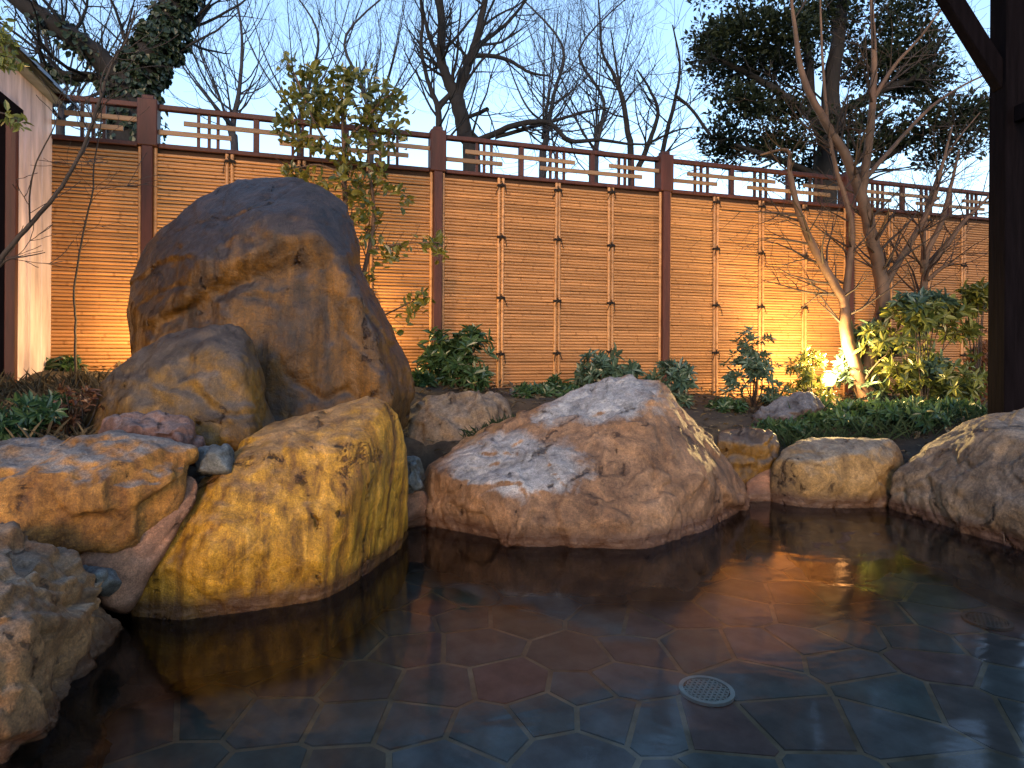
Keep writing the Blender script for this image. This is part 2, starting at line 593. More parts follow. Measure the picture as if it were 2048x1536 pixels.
M['grass'] = leaf_mat('mondo_grass', (0.009, 0.022, 0.010), (0.030, 0.050, 0.020), 0.55, 0.1, spec=0.25)
M['litter'] = leaf_mat('dry_undergrowth', (0.045, 0.032, 0.018), (0.15, 0.11, 0.06), 0.6)

def soil_mat():
    k = NT('dark_garden_soil')
    tc = k.n('ShaderNodeTexCoord')
    f = k.noise(tc.outputs['Object'], 6, 12, 0.7)
    g = k.noise(tc.outputs['Object'], 40, 6, 0.7)
    c = k.ramp(f, [(0.35, (0.022, 0.015, 0.010)), (0.6, (0.06, 0.042, 0.028)), (0.75, (0.10, 0.07, 0.045))])
    k.l(c, k.b.inputs['Base Color'])
    k.b.inputs['Roughness'].default_value = 0.95
    k.l(k.bump(g, 0.8, 0.02), k.b.inputs['Normal'])
    return k.m
M['soil'] = soil_mat()

def water_mat():
    k = NT('bath_water')
    tc = k.n('ShaderNodeTexCoord')
    f = k.noise(k.mapping(tc.outputs['Object'], scale=(1.0, 1.6, 1)), 2.6, 3, 0.5, 0.4)
    nb = k.bump(f, 0.13, 0.03)
    fr = k.n('ShaderNodeFresnel', inp={'IOR': 1.35})
    k.l(nb, fr.inputs['Normal'])
    tr = k.n('ShaderNodeBsdfTransparent')
    tr.inputs['Color'].default_value = (0.80, 0.79, 0.76, 1)
    gl = k.n('ShaderNodeBsdfGlossy')
    gl.inputs['Roughness'].default_value = 0.09
    gl.inputs['Color'].default_value = (0.95, 0.95, 1, 1)
    k.l(nb, gl.inputs['Normal'])
    mx = k.n('ShaderNodeMixShader')
    k.l(fr.outputs[0], mx.inputs[0])
    k.l(tr.outputs[0], mx.inputs[1])
    k.l(gl.outputs[0], mx.inputs[2])
    k.l(mx.outputs[0], k.out.inputs['Surface'])
    return k.m
M['water'] = water_mat()

def tile_mat():
    k = NT('slate_floor_tile')
    oi = k.n('ShaderNodeObjectInfo')
    tc = k.n('ShaderNodeTexCoord')
    c = k.ramp(oi.outputs['Random'], [(0.0, (0.13, 0.16, 0.15)), (0.3, (0.17, 0.185, 0.185)), (0.55, (0.10, 0.15, 0.14)), (0.78, (0.20, 0.125, 0.115)), (0.95, (0.14, 0.15, 0.12))])
    k.t.nodes[-1]
    f = k.noise(tc.outputs['Object'], 7, 8, 0.6)
    silt = k.noise(k.n('ShaderNodeNewGeometry').outputs['Position'], 2.2, 8, 0.65)
    c = k.mix(1.0, c, k.ramp(f, [(0.3, 0.6), (0.7, 1.4)]), 'MULTIPLY')
    c = k.mix(k.mapr(silt, 0.45, 0.7, 0.0, 0.5), c, (0.17, 0.15, 0.12))
    k.l(c, k.b.inputs['Base Color'])
    k.b.inputs['Roughness'].default_value = 0.6
    k.l(k.bump(f, 0.3, 0.01), k.b.inputs['Normal'])
    return k.m
M['tile'] = tile_mat()
M['grout'] = simple_mat('tan_grout', (0.33, 0.265, 0.175), 0.9, 0.55, 5, 0.2)

# ------------------------------------------------------------------ the fence's line
KF = 1.30                       # the fence stands this much farther than a 1.82 m bay would put it
Z0 = 4.055 * KF
def fence_pt(t, z=0.0, off=0.0):
    """point on the fence line, t in bays, off metres towards the bath"""
    x = Z0 / F * (-729 + 556.25 * t) + 0.3019 * off
    y = Z0 * (1 + 0.1355 * t) - 0.9534 * off
    return Vector((x, y, z))
FDIR = Vector((0.9534, 0.3019, 0))
FNRM = Vector((0.3019, -0.9534, 0))
BAY = 1.82
FANG = math.atan2(FDIR.y, FDIR.x)

# ------------------------------------------------------------------ ground with the hollow of the pool
POOL = [(-1.25, -1.1), (-1.30, 1.2), (-1.34, 1.6), (-1.42, 1.9), (-1.45, 2.30), (-1.15, 2.52), (-0.85, 2.75), (-0.74, 3.0), (-0.68, 3.45), (-0.60, 3.95),
        (-0.2, 3.7), (0.45, 3.6), (1.0, 3.7), (1.40, 4.05), (1.60, 4.45), (2.50, 4.42), (2.75, 4.0), (2.85, 3.4), (3.1, 2.4), (3.2, -1.1)]
GH = [(*fence_pt(t)[:2], z) for t, z in ((-0.5, 0.78), (-0.2, 0.78), (0.3, 0.77), (0.8, 0.70), (1.4, 0.60), (2.0, 0.52), (2.6, 0.45), (3.2, 0.43), (4.0, 0.43))]
GH += [(-2.6, 3.4, 0.58), (-3.0, 4.2, 0.68), (-2.0, 3.9, 0.72), (-1.2, 4.6, 0.74), (-0.3, 4.6, 0.62), (0.4, 4.8, 0.58), (1.3, 5.2, 0.48),
       (1.5, 4.7, 0.36), (2.3, 5.4, 0.40), (2.2, 4.8, 0.36), (3.2, 5.6, 0.42), (3.0, 4.7, 0.38), (3.7, 4.5, 0.42), (3.9, 2.0, 0.3), (-2.2, 1.6, 0.35), (-2.4, 0, 0.2), (0, -2, 0.12), (4, -1, 0.15),
       (0, 12, 0.6), (-10, 8, 0.6), (12, 9, 0.55), (0, 28, 0.6), (-30, 0, 0.5), (30, 0, 0.5)]

def pool_sdf(x, y):
    """positive outside the pool"""
    n = len(POOL)
    best = np.full(x.shape, 1e9)
    inside = np.zeros(x.shape, bool)
    for i in range(n):
        ax, ay = POOL[i]
        bx, by = POOL[(i + 1) % n]
        ex, ey = bx - ax, by - ay
        t = np.clip(((x - ax) * ex + (y - ay) * ey) / (ex * ex + ey * ey), 0, 1)
        best = np.minimum(best, np.hypot(x - ax - t * ex, y - ay - t * ey))
        c = ((ay > y) != (by > y)) & (x < (bx - ax) * (y - ay) / (by - ay + 1e-12) + ax)
        inside ^= c
    return np.where(inside, -best, best)

def bed_height(x, y):
    w = 0
    s = 0
    for (a, b, z) in GH:
        k = 1.0 / (np.hypot(x - a, y - b) + 0.08) ** 3
        w = w + k
        s = s + k * z
    return s / w

def ground_z(x, y):
    x = np.atleast_1d(np.asarray(x, float))
    y = np.atleast_1d(np.asarray(y, float))
    d = pool_sdf(x, y)
    t = np.clip((d - 0.02) / 0.22, 0, 1)
    t = t * t * (3 - 2 * t)
    g = bed_height(x, y)
    near = np.clip(d / 1.2, 0, 1)
    g = g * (0.45 + 0.55 * near)
    return -0.55 * (1 - t) + g * t

def gz(x, y):
    return float(ground_z(x, y)[0])

def build_ground():
    def axis(lo, hi, step, far):
        a = list(np.arange(lo, hi, step))
        k, s = hi, step
        while k < far:
            a.append(k)
            s *= 1.5
            k += s
        k, s = lo, step
        while k > -far:
            s *= 1.5
            k -= s
            a.insert(0, k)
        return np.array(a)
    xs = axis(-4.2, 6.6, 0.06, 400)
    ys = axis(-1.6, 8.0, 0.06, 400)
    X, Y = np.meshgrid(xs, ys)
    Zg = ground_z(X.ravel(), Y.ravel())
    p = np.stack([X.ravel(), Y.ravel(), Zg], 1)
    near = (np.abs(p[:, 0]) < 8) & (np.abs(p[:, 1]) < 8)
    p[:, 2] += np.where(near & (Zg > 0.02), 0.03 * fbm(p * 3.0, 3, 5), 0)
    nx, ny = len(xs), len(ys)
    i = np.arange(nx * ny).reshape(ny, nx)
    q = np.stack([i[:-1, :-1].ravel(), i[:-1, 1:].ravel(), i[1:, 1:].ravel(), i[1:, :-1].ravel()], 1)
    return kind(link('ground', mesh_quads('ground', p, q, M['soil'], True)), 'structure')
build_ground()

# pool floor: grout bed with a raised flagstone for every tile
FLOOR = -0.35
def clip_poly(poly, a, b, c):
    """keep the side a*x+b*y<=c"""
    out = []
    n = len(poly)
    for i in range(n):
        p, q = poly[i], poly[(i + 1) % n]
        dp, dq = a * p[0] + b * p[1] - c, a * q[0] + b * q[1] - c
        if dp <= 0:
            out.append(p)
        if dp * dq < 0:
            t = dp / (dp - dq)
            out.append((p[0] + t * (q[0] - p[0]), p[1] + t * (q[1] - p[1])))
    return out

def build_pool_floor():
    bed = kind(link('pool_floor', mesh_np('pool_floor', [(-2.2, -1.3, FLOOR - 0.002), (3.8, -1.3, FLOOR - 0.002), (3.8, 4.8, FLOOR - 0.002), (-2.2, 4.8, FLOOR - 0.002)], [(0, 1, 2, 3)], M['grout'])), 'structure')
    px = [(955, 1280), (1010, 1382), (845, 1375), (1135, 1300), (1145, 1385), (1275, 1370), (1258, 1297), (1392, 1290), (1085, 1212), (1205, 1240), (1330, 1222),
          (1530, 1290), (1455, 1218), (828, 1292), (725, 1378), (690, 1440), (850, 1450), (1000, 1455), (1100, 1440), (1225, 1440), (1345, 1450), (1555, 1375), (1450, 1455),
          (1605, 1440), (1690, 1335), (1800, 1400), (1625, 1238), (1765, 1232), (1885, 1330), (1895, 1195), (1760, 1455), (1950, 1425), (1995, 1300), (940, 1190), (600, 1370), (560, 1450)]
    seeds = []
    for a, b in px:
        p = PZ(a, b, FLOOR)
        seeds.append((p.x, p.y))
    r = random.Random(5)
    for _ in range(6000):
        x, y = r.uniform(-1.9, 3.6), r.uniform(-0.4, 4.6)
        if min(math.hypot(x - a, y - b) for a, b in seeds) > r.choice((0.22, 0.30, 0.38, 0.44)):
            seeds.append((x, y))
    seeds = [(x + r.uniform(-0.05, 0.05), y + r.uniform(-0.05, 0.05)) for x, y in seeds]
    n = 0
    for i, (sx, sy) in enumerate(seeds):
        poly = [(sx - 0.5, sy - 0.5), (sx + 0.5, sy - 0.5), (sx + 0.5, sy + 0.5), (sx - 0.5, sy + 0.5)]
        for j, (ox, oy) in enumerate(seeds):
            if i == j or math.hypot(ox - sx, oy - sy) > 1.1:
                continue
            dx, dy = ox - sx, oy - sy
            L = math.hypot(dx, dy)
            a, b = dx / L, dy / L
            poly = clip_poly(poly, a, b, a * (sx + ox) / 2 + b * (sy + oy) / 2 - 0.010)
            if len(poly) < 3:
                break
        if len(poly) < 3:
            continue
        d = float(pool_sdf(np.array([sx]), np.array([sy]))[0])
        if d > 0.1 or sy < 0.2:
            continue
        m = len(poly)
        k = 0.012
        top = [(x - sx + (sx - x) * k, y - sy + (sy - y) * k, 0.0) for x, y in poly]
        bot = [(x - sx, y - sy, -0.005) for x, y in poly]
        faces = [tuple(range(m))] + [(q, m + q, m + (q + 1) % m, (q + 1) % m) for q in range(m)]
        me = mesh_np('tile', top + bot, faces, M['tile'])
        o = link('tile', me, bed, (sx, sy, FLOOR + 0.002 + r.uniform(-0.001, 0.001)))
        n += 1
build_pool_floor()

water = kind(link('pool_water', mesh_np('pool_water', [(-2.4, -1.3, 0), (4.0, -1.3, 0), (4.0, 4.75, 0), (-2.4, 4.75, 0)], [(0, 1, 2, 3)], M['water'])), 'structure')

# ------------------------------------------------------------------ boulders
def hull_mesh(points):
    bm = bmesh.new()
    for p in points:
        bm.verts.new(p)
    r = bmesh.ops.convex_hull(bm, input=bm.verts)
    junk = [g for g in r['geom_interior'] + r['geom_unused'] if isinstance(g, bmesh.types.BMVert)]
    bmesh.ops.delete(bm, geom=list(set(junk)), context='VERTS')
    bmesh.ops.recalc_face_normals(bm, faces=bm.faces)
    return bm

def boulder(hulls, mat, label, cat='boulder', voxel=0.014, smooth=2, amp=0.03, freq=3.0, chip=0.02, fine=0.004, streak=0.0, seed=1, name='boulder', group=None, cleft=0.035):
    me = bpy.data.meshes.new('tmp')
    allbm = bmesh.new()
    for h in hulls:
        b = hull_mesh(h)
        t = bpy.data.meshes.new('t')
        b.to_mesh(t)
        b.free()
        allbm.from_mesh(t)
        bpy.data.meshes.remove(t)
    allbm.to_mesh(me)
    allbm.free()
    o = bpy.data.objects.new('tmp', me)
    col.objects.link(o)
    md = o.modifiers.new('r', 'REMESH')
    md.mode = 'VOXEL'
    md.voxel_size = voxel
    dg = bpy.context.evaluated_depsgraph_get()
    ev = o.evaluated_get(dg)
    m2 = bpy.data.meshes.new_from_object(ev)
    bpy.data.objects.remove(o)
    bpy.data.meshes.remove(me)
    n = len(m2.vertices)
    co = np.empty(n * 3, dtype=np.float32)
    m2.vertices.foreach_get('co', co)
    co = co.reshape(-1, 3).astype(np.float64)
    ed = np.empty(len(m2.edges) * 2, dtype=np.int32)
    m2.edges.foreach_get('vertices', ed)
    ed = ed.reshape(-1, 2)
    deg = np.bincount(ed.ravel(), minlength=n)[:, None]
    def lap(c, it):
        for _ in range(it):
            s = np.zeros_like(c)
            for ax in range(3):
                s[:, ax] = np.bincount(ed[:, 0], weights=c[ed[:, 1], ax], minlength=n) + np.bincount(ed[:, 1], weights=c[ed[:, 0], ax], minlength=n)
            c = 0.5 * c + 0.5 * s / np.maximum(deg, 1)
        return c
    co = lap(co, smooth)
    def normals():
        m2.vertices.foreach_set('co', co.astype(np.float32).ravel())
        m2.update()
        nn = np.empty(n * 3, dtype=np.float32)
        m2.vertex_normals.foreach_get('vector', nn)
        return nn.reshape(-1, 3)
    nn = lap(normals().astype(float), 6)
    nn /= np.linalg.norm(nn, axis=1)[:, None] + 1e-9
    p = co
    w = np.stack([fbm(p * 2.0, 2, seed + 50 + k) for k in range(3)], 1) * 0.18
    d = amp * fbm((p + w) * freq, 4, seed)
    d += chip * plates((p + w) * freq * 0.9, seed + 3)
    d += 0.5 * chip * plates((p + w) * freq * 2.3 * np.array([1, 1, 0.7]), seed + 4)
    d += 0.22 * chip * plates((p + w * 0.6) * freq * 5.5 * np.array([1, 1, 0.6]), seed + 6)
    d += fine * ridged(p * freq * 4.0, 5, seed + 5)
    d += 0.6 * fine * fbm(p * 38.0, 3, seed + 9)
    if streak > 0:
        q = (p + w * 0.5) * np.array([16, 16, 1.8])
        d += streak * ridged(q, 3, seed + 8)
    # a few sharp clefts
    g = np.abs(vnoise((p + w * 2) * freq * 0.8, seed + 21))
    d -= cleft * np.exp(-(g / 0.035) ** 2) * (0.5 + 0.5 * vnoise(p * freq * 0.7, seed + 22)).clip(0, 1)
    co = lap(p + nn * d[:, None], 1)
    m2.vertices.foreach_set('co', co.astype(np.float32).ravel())
    c = co.mean(0)
    base = Vector((c[0], c[1], co[:, 2].min()))
    m2.transform(Matrix.Translation(-base))
    m2.polygons.foreach_set('use_smooth', np.ones(len(m2.polygons), dtype=bool))
    m2.materials.clear()
    m2.materials.append(mat)
    m2.name = name
    m2.update()
    ob = link(name, m2, None, base)
    return tag(ob, label, cat, group)

def pts(*l):
    return [P(*q) for q in l]

OCH = (0.42, 0.25, 0.065)
r_big = rock_mat('stone_brown_gold', (0.105, 0.044, 0.004), (0.018, 0.0065, 0.002), (0.032, 0.024, 0.025), 0.8, (0.10, 0.40), 0.97, 1.0, rough=0.34, patch=0.35, edge=0.6, sdir=(4, 4, 0.5), grain=0.8)  # low threshold paints the sky's purple grey onto the upturned hood
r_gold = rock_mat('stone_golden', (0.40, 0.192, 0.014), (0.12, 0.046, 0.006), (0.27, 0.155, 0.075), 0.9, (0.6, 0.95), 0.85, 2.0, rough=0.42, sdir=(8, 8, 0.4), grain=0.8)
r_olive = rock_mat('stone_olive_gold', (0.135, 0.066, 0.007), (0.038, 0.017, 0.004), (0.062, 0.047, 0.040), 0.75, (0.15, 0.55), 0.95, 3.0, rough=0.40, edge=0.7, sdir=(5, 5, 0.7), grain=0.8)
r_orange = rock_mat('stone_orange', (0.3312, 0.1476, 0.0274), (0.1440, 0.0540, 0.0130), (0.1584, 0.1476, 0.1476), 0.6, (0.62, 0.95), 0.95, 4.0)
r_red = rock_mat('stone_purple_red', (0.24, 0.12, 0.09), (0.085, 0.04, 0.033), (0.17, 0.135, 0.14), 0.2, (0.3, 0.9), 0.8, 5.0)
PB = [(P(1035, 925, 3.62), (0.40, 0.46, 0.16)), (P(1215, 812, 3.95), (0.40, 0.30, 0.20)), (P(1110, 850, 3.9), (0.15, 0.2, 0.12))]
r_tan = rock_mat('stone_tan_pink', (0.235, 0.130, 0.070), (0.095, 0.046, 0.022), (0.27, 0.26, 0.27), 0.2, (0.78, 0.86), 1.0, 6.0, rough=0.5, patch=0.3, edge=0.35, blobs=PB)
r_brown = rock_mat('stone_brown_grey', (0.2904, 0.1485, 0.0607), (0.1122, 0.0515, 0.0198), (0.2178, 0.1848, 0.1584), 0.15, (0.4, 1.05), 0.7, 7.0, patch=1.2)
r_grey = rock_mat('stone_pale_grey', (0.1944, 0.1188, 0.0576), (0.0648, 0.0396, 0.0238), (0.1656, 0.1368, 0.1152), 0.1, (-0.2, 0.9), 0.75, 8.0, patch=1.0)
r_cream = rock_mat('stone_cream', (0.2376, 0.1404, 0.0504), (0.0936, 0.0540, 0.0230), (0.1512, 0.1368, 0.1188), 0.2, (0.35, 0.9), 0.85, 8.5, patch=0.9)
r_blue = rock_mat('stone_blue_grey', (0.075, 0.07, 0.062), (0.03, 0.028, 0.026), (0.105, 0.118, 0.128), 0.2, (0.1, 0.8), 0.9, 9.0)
r_dark = rock_mat('stone_dark_purple', (0.085, 0.05, 0.032), (0.03, 0.019, 0.017), (0.10, 0.10, 0.115), 0.3, (0.2, 0.7), 0.95, 10.0)

# the tall upright boulder
def sc(k, *l):
    return [P(a, b, c * k) for a, b, c in l]
boulder([
    # the rounded hood
    sc(1.2, (262, 650, 3.3), (250, 600, 3.35), (258, 560, 3.4), (288, 492, 3.45), (330, 445, 3.45), (386, 398, 3.5), (448, 364, 3.5), (520, 352, 3.5), (586, 354, 3.5), (648, 376, 3.5), (690, 407, 3.5), (714, 452, 3.5),
        (722, 505, 3.45), (720, 560, 3.4), (300, 645, 3.12), (345, 618, 3.07), (470, 522, 3.02), (560, 474, 3.03), (640, 470, 3.07), (690, 520, 3.12), (400, 520, 3.06), (520, 430, 3.1), (620, 420, 3.15),
        (320, 560, 3.75), (400, 420, 3.85), (560, 390, 3.85), (670, 440, 3.85), (700, 600, 3.8), (300, 680, 3.7)),
    # the core behind the hollow face
    sc(1.2, (258, 690, 3.3), (252, 620, 3.36), (300, 640, 3.16), (480, 580, 3.05), (640, 500, 3.12), (560, 870, 2.98), (290, 870, 3.08), (700, 860, 3.10), (400, 720, 3.02), (600, 700, 3.03), (300, 870, 3.7), (700, 870, 3.85), (300, 640, 3.7), (700, 560, 3.8)),
    # the flank that runs out to the foot
    sc(1.2, (650, 480, 3.1), (700, 545, 3.12), (752, 670, 3.1), (780, 800, 3.08), (770, 860, 3.08), (640, 620, 3.22), (640, 860, 3.16), (722, 535, 3.38), (756, 606, 3.42), (790, 666, 3.44), (820, 732, 3.44), (830, 790, 3.44), (806, 860, 3.42), (700, 870, 3.85), (780, 760, 3.8), (700, 560, 3.8)),
], r_big, 'tall dark brown boulder standing upright against the bamboo fence', voxel=0.015, smooth=7, amp=0.022, freq=2.4, chip=0.010, streak=0.007, cleft=0.018, seed=3)

# the olive boulder leaning before it
boulder([pts((160, 850, 3.192), (205, 770, 3.192), (260, 720, 3.192), (300, 682, 3.248), (350, 660, 3.304), (430, 648, 3.304), (475, 658, 3.304), (495, 690, 3.304), (515, 760, 3.304), (556, 835, 3.304), (555, 900, 3.248), (160, 920, 3.080),
             (300, 740, 3.046), (420, 690, 3.080), (480, 720, 3.080), (330, 900, 2.912), (500, 900, 3.002), (250, 800, 3.002), (300, 800, 3.528), (450, 720, 3.528), (540, 870, 3.472), (200, 880, 3.472))],
        r_olive, 'olive gold slanting boulder at the foot of the tall upright boulder', voxel=0.014, smooth=5, amp=0.022, freq=3.0, chip=0.012, streak=0.007, cleft=0.015, seed=14)

# small reddish one
boulder([pts((195, 870, 2.777), (205, 835, 2.777), (255, 821, 2.777), (300, 821, 2.777), (345, 838, 2.777), (385, 842, 2.777), (402, 880, 2.777), (402, 930, 2.756), (200, 930, 2.756), (255, 850, 2.650), (350, 865, 2.650), (390, 925, 2.650), (230, 925, 2.629), (300, 850, 2.915), (240, 920, 2.915), (390, 920, 2.915))],
        r_red, 'small purplish red rock lying between the olive and the orange boulder', cat='rock', name='rock', voxel=0.010, smooth=3, amp=0.02, freq=6, chip=0.02, seed=21)

# broad orange boulder at the picture's edge
boulder([pts((-60, 900, 2.45), (40, 895, 2.45), (110, 870, 2.5), (200, 868, 2.5), (240, 888, 2.5), (340, 885, 2.5), (392, 900, 2.5), (392, 940, 2.45), (370, 1010, 2.42), (345, 1045, 2.38),
             (240, 1095, 2.25), (120, 1100, 2.22), (-60, 1120, 2.1), (360, 960, 2.35), (150, 985, 2.18), (60, 940, 2.2), (270, 975, 2.25), (-60, 960, 2.15), (200, 960, 2.85), (-60, 980, 2.85), (330, 980, 2.8), (120, 1180, 2.4), (300, 1120, 2.5))],
        r_orange, 'broad orange boulder with grey top beside the golden one', voxel=0.012, smooth=3, amp=0.035, freq=3.0, chip=0.03, streak=0.010, seed=33)

# blue grey scrap
boulder([pts((388, 925, 2.62), (395, 895, 2.62), (430, 888, 2.62), (470, 890, 2.62), (470, 950, 2.6), (388, 950, 2.6), (430, 905, 2.5), (400, 945, 2.5), (460, 945, 2.5), (430, 905, 2.75), (440, 945, 2.75))],
        r_blue, 'small bluish grey stone wedged behind the golden boulder', cat='stone', name='stone', voxel=0.009, smooth=3, amp=0.012, freq=7, chip=0.012, seed=41)

# golden boulder
def GW(px, py, z=-0.25):
    p = PZ(px, py, 0.0)
    return Vector((p.x, p.y, z))
boulder([pts((372, 985, 2.62), (425, 938, 2.68), (470, 902, 2.78), (545, 850, 2.92), (640, 820, 2.95), (740, 790, 3.0), (775, 798, 3.0), (800, 830, 3.05), (810, 860, 3.08), (806, 960, 3.15), (800, 1060, 3.2),
             (440, 952, 2.52), (475, 920, 2.58), (560, 902, 2.62), (700, 884, 2.70), (745, 880, 2.78), (400, 1015, 2.46), (700, 1000, 2.58), (310, 1105, 2.42), (262, 1165, 2.38), (420, 1100, 2.32), (640, 1120, 2.5))
         + [GW(246, 1235), GW(300, 1240), GW(500, 1212), GW(640, 1190), GW(720, 1150), GW(790, 1095), GW(800, 1085), Vector((-0.55, 3.5, -0.2)), Vector((-1.1, 3.2, -0.2)), Vector((-0.62, 3.4, 0.55)), Vector((-1.05, 3.0, 0.38)), Vector((-1.3, 2.75, 0.1))]],
        r_gold, 'large golden yellow boulder with vertical streaks rising from the water', voxel=0.012, smooth=3, amp=0.012, freq=2.6, chip=0.008, streak=0.007, cleft=0.010, seed=52)

# nearest boulder in the corner
boulder([pts((-80, 1080, 1.95), (20, 1078, 1.95), (110, 1094, 1.98), (185, 1160, 2.05), (228, 1232, 2.15), (240, 1250, 2.2), (-80, 1120, 1.7), (60, 1130, 1.75), (130, 1200, 1.80), (180, 1255, 1.95), (60, 1240, 1.62), (-60, 1250, 1.5), (40, 1350, 1.58))
         + [GW(255, 1262), GW(200, 1310), GW(150, 1370), GW(95, 1425), GW(45, 1478), GW(0, 1530), GW(-60, 1600), Vector((-1.7, 1.5, -0.2)), Vector((-1.8, 2.3, -0.2)), Vector((-1.7, 2.2, 0.35)), Vector((-1.35, 2.4, -0.2)), Vector((-1.6, 1.6, 0.3))]],
        r_brown, 'rough brown boulder at the bottom corner, nearest to the viewer', voxel=0.011, smooth=2, amp=0.045, freq=4.0, chip=0.035, fine=0.004, seed=66)

# big slanted boulder in the middle
boulder([pts((838, 960, 3.75), (855, 930, 3.72), (920, 880, 3.95), (1040, 845, 4.0), (1090, 830, 4.0), (1160, 778, 4.05), (1215, 757, 4.05), (1320, 757, 4.0), (1358, 800, 4.0), (1420, 880, 4.05), (1470, 940, 4.05), (1496, 1000, 4.0),
             (880, 950, 3.52), (1000, 978, 3.34), (1080, 982, 3.30), (1150, 945, 3.38), (1180, 870, 3.62), (1290, 815, 3.72), (1325, 775, 3.9), (1225, 930, 3.42), (1300, 900, 3.5), (1400, 960, 3.55), (1250, 1040, 3.22), (1050, 1050, 3.22))
         + [GW(845, 1045), GW(950, 1070), GW(1020, 1086), GW(1200, 1090), GW(1330, 1085), GW(1420, 1070), GW(1480, 1030), GW(1497, 1010), Vector((1.4, 4.5, 0.1)), Vector((0.9, 4.4, 0.65)), Vector((0.2, 4.3, 0.5)), Vector((-0.5, 4.1, 0.1)), Vector((-0.45, 4.1, -0.3)), Vector((1.4, 4.5, -0.3))]],
        r_tan, 'wide tan boulder with pale grey slanting top in the middle of the bank', voxel=0.013, smooth=1, amp=0.012, freq=3.0, chip=0.026, fine=0.004, seed=71)

boulder([pts((800, 850, 4.400), (820, 810, 4.400), (850, 792, 4.422), (930, 786, 4.455), (985, 780, 4.510), (1015, 795, 4.510), (1028, 840, 4.510), (1020, 900, 4.400), (820, 920, 4.180), (870, 830, 4.268), (980, 815, 4.312), (940, 900, 4.158), (1010, 890, 4.290), (860, 830, 4.675), (1000, 830, 4.730), (900, 920, 4.620))],
        r_grey, 'pale grey and ochre boulder behind the gap beside the wide tan one', voxel=0.014, smooth=3, amp=0.03, freq=4, chip=0.025, seed=83)
boulder([pts((1005, 790, 5.418), (1030, 775, 5.418), (1100, 777, 5.443), (1108, 800, 5.443), (1105, 850, 5.418), (1005, 850, 5.418), (1050, 790, 5.292), (1095, 850, 5.292), (1020, 850, 5.292), (1060, 785, 5.607), (1020, 850, 5.607), (1100, 850, 5.607))],
        r_dark, 'low dark stone at the foot of the fence behind the pale boulder', cat='stone', name='stone', voxel=0.012, smooth=3, amp=0.02, freq=5, chip=0.015, seed=91)
boulder([pts((806, 925, 3.55), (815, 912, 3.55), (840, 914, 3.55), (850, 935, 3.55), (850, 975, 3.55), (806, 985, 3.55), (828, 930, 3.48), (845, 980, 3.48), (810, 985, 3.48), (830, 930, 3.65), (810, 980, 3.65), (850, 980, 3.65))],
        r_blue, 'small dark blue grey stone squeezed between golden and tan boulders', cat='stone', name='stone', voxel=0.008, smooth=3, amp=0.01, freq=9, chip=0.012, seed=93)
boulder([pts((1495, 850, 5.510), (1530, 812, 5.510), (1570, 792, 5.568), (1600, 783, 5.568), (1625, 786, 5.568), (1650, 815, 5.568), (1690, 860, 5.568), (1690, 900, 5.510), (1490, 900, 5.452), (1560, 830, 5.359), (1620, 815, 5.359), (1600, 890, 5.278), (1660, 890, 5.336), (1600, 810, 5.858), (1660, 890, 5.858), (1510, 890, 5.800))],
        r_dark, 'dark purple grey wedge shaped rock below the garden lamp', cat='rock', name='rock', voxel=0.013, smooth=2, amp=0.02, freq=4, chip=0.02, seed=95)
boulder([pts((1432, 880, 4.3), (1440, 862, 4.35), (1500, 858, 4.4), (1548, 866, 4.4), (1556, 890, 4.35), (1550, 960, 4.3), (1500, 1000, 4.3), (1430, 1000, 4.3), (1480, 880, 4.25), (1535, 885, 4.28), (1450, 870, 4.6), (1545, 875, 4.6), (1500, 1000, 4.6))],
        r_olive, 'flat topped yellow rock between the wide tan and the rounded boulder', cat='rock', name='rock', voxel=0.012, smooth=3, amp=0.02, freq=5, chip=0.018, streak=0.008, seed=97)
boulder([pts((1536, 970, 4.2), (1545, 920, 4.22), (1575, 890, 4.25), (1630, 877, 4.3), (1780, 876, 4.3), (1798, 895, 4.28), (1812, 935, 4.25), (1800, 985, 4.2), (1600, 920, 4.08), (1720, 905, 4.06), (1770, 930, 4.08), (1620, 960, 4.02), (1740, 970, 4.02),
             (1620, 885, 4.6), (1770, 885, 4.6), (1800, 960, 4.6), (1550, 960, 4.55))
         + [GW(1540, 1005), GW(1600, 1012), GW(1700, 1014), GW(1780, 1012), GW(1805, 1000), Vector((1.7, 4.6, -0.3)), Vector((2.5, 4.6, -0.3))]],
        r_cream, 'rounded cream boulder with dark banded end at the water edge', voxel=0.013, smooth=4, amp=0.025, freq=3, chip=0.015, seed=101)
boulder([pts((1765, 1000, 4.1), (1790, 950, 4.1), (1830, 905, 4.1), (1880, 870, 4.1), (1920, 845, 4.1), (1965, 824, 4.1), (2040, 820, 4.05), (2120, 830, 4.0), (2250, 880, 3.8), (1850, 960, 3.85), (1920, 900, 3.8), (2000, 870, 3.6), (2100, 900, 3.3), (1950, 1000, 3.55), (2060, 1020, 3.2), (2000, 840, 4.4), (2150, 850, 4.4), (1850, 920, 4.4))
         + [GW(1765, 1012), GW(1850, 1040), GW(1950, 1068), GW(2040, 1098), GW(2150, 1140), GW(2260, 1150), Vector((2.6, 4.5, -0.3)), Vector((3.8, 4.2, -0.3)), Vector((3.9, 3.6, 0.2))]],
        r_grey, 'large grey tan boulder below the dark timber pillar', voxel=0.013, smooth=4, amp=0.03, freq=3, chip=0.02, fine=0.008, seed=113)
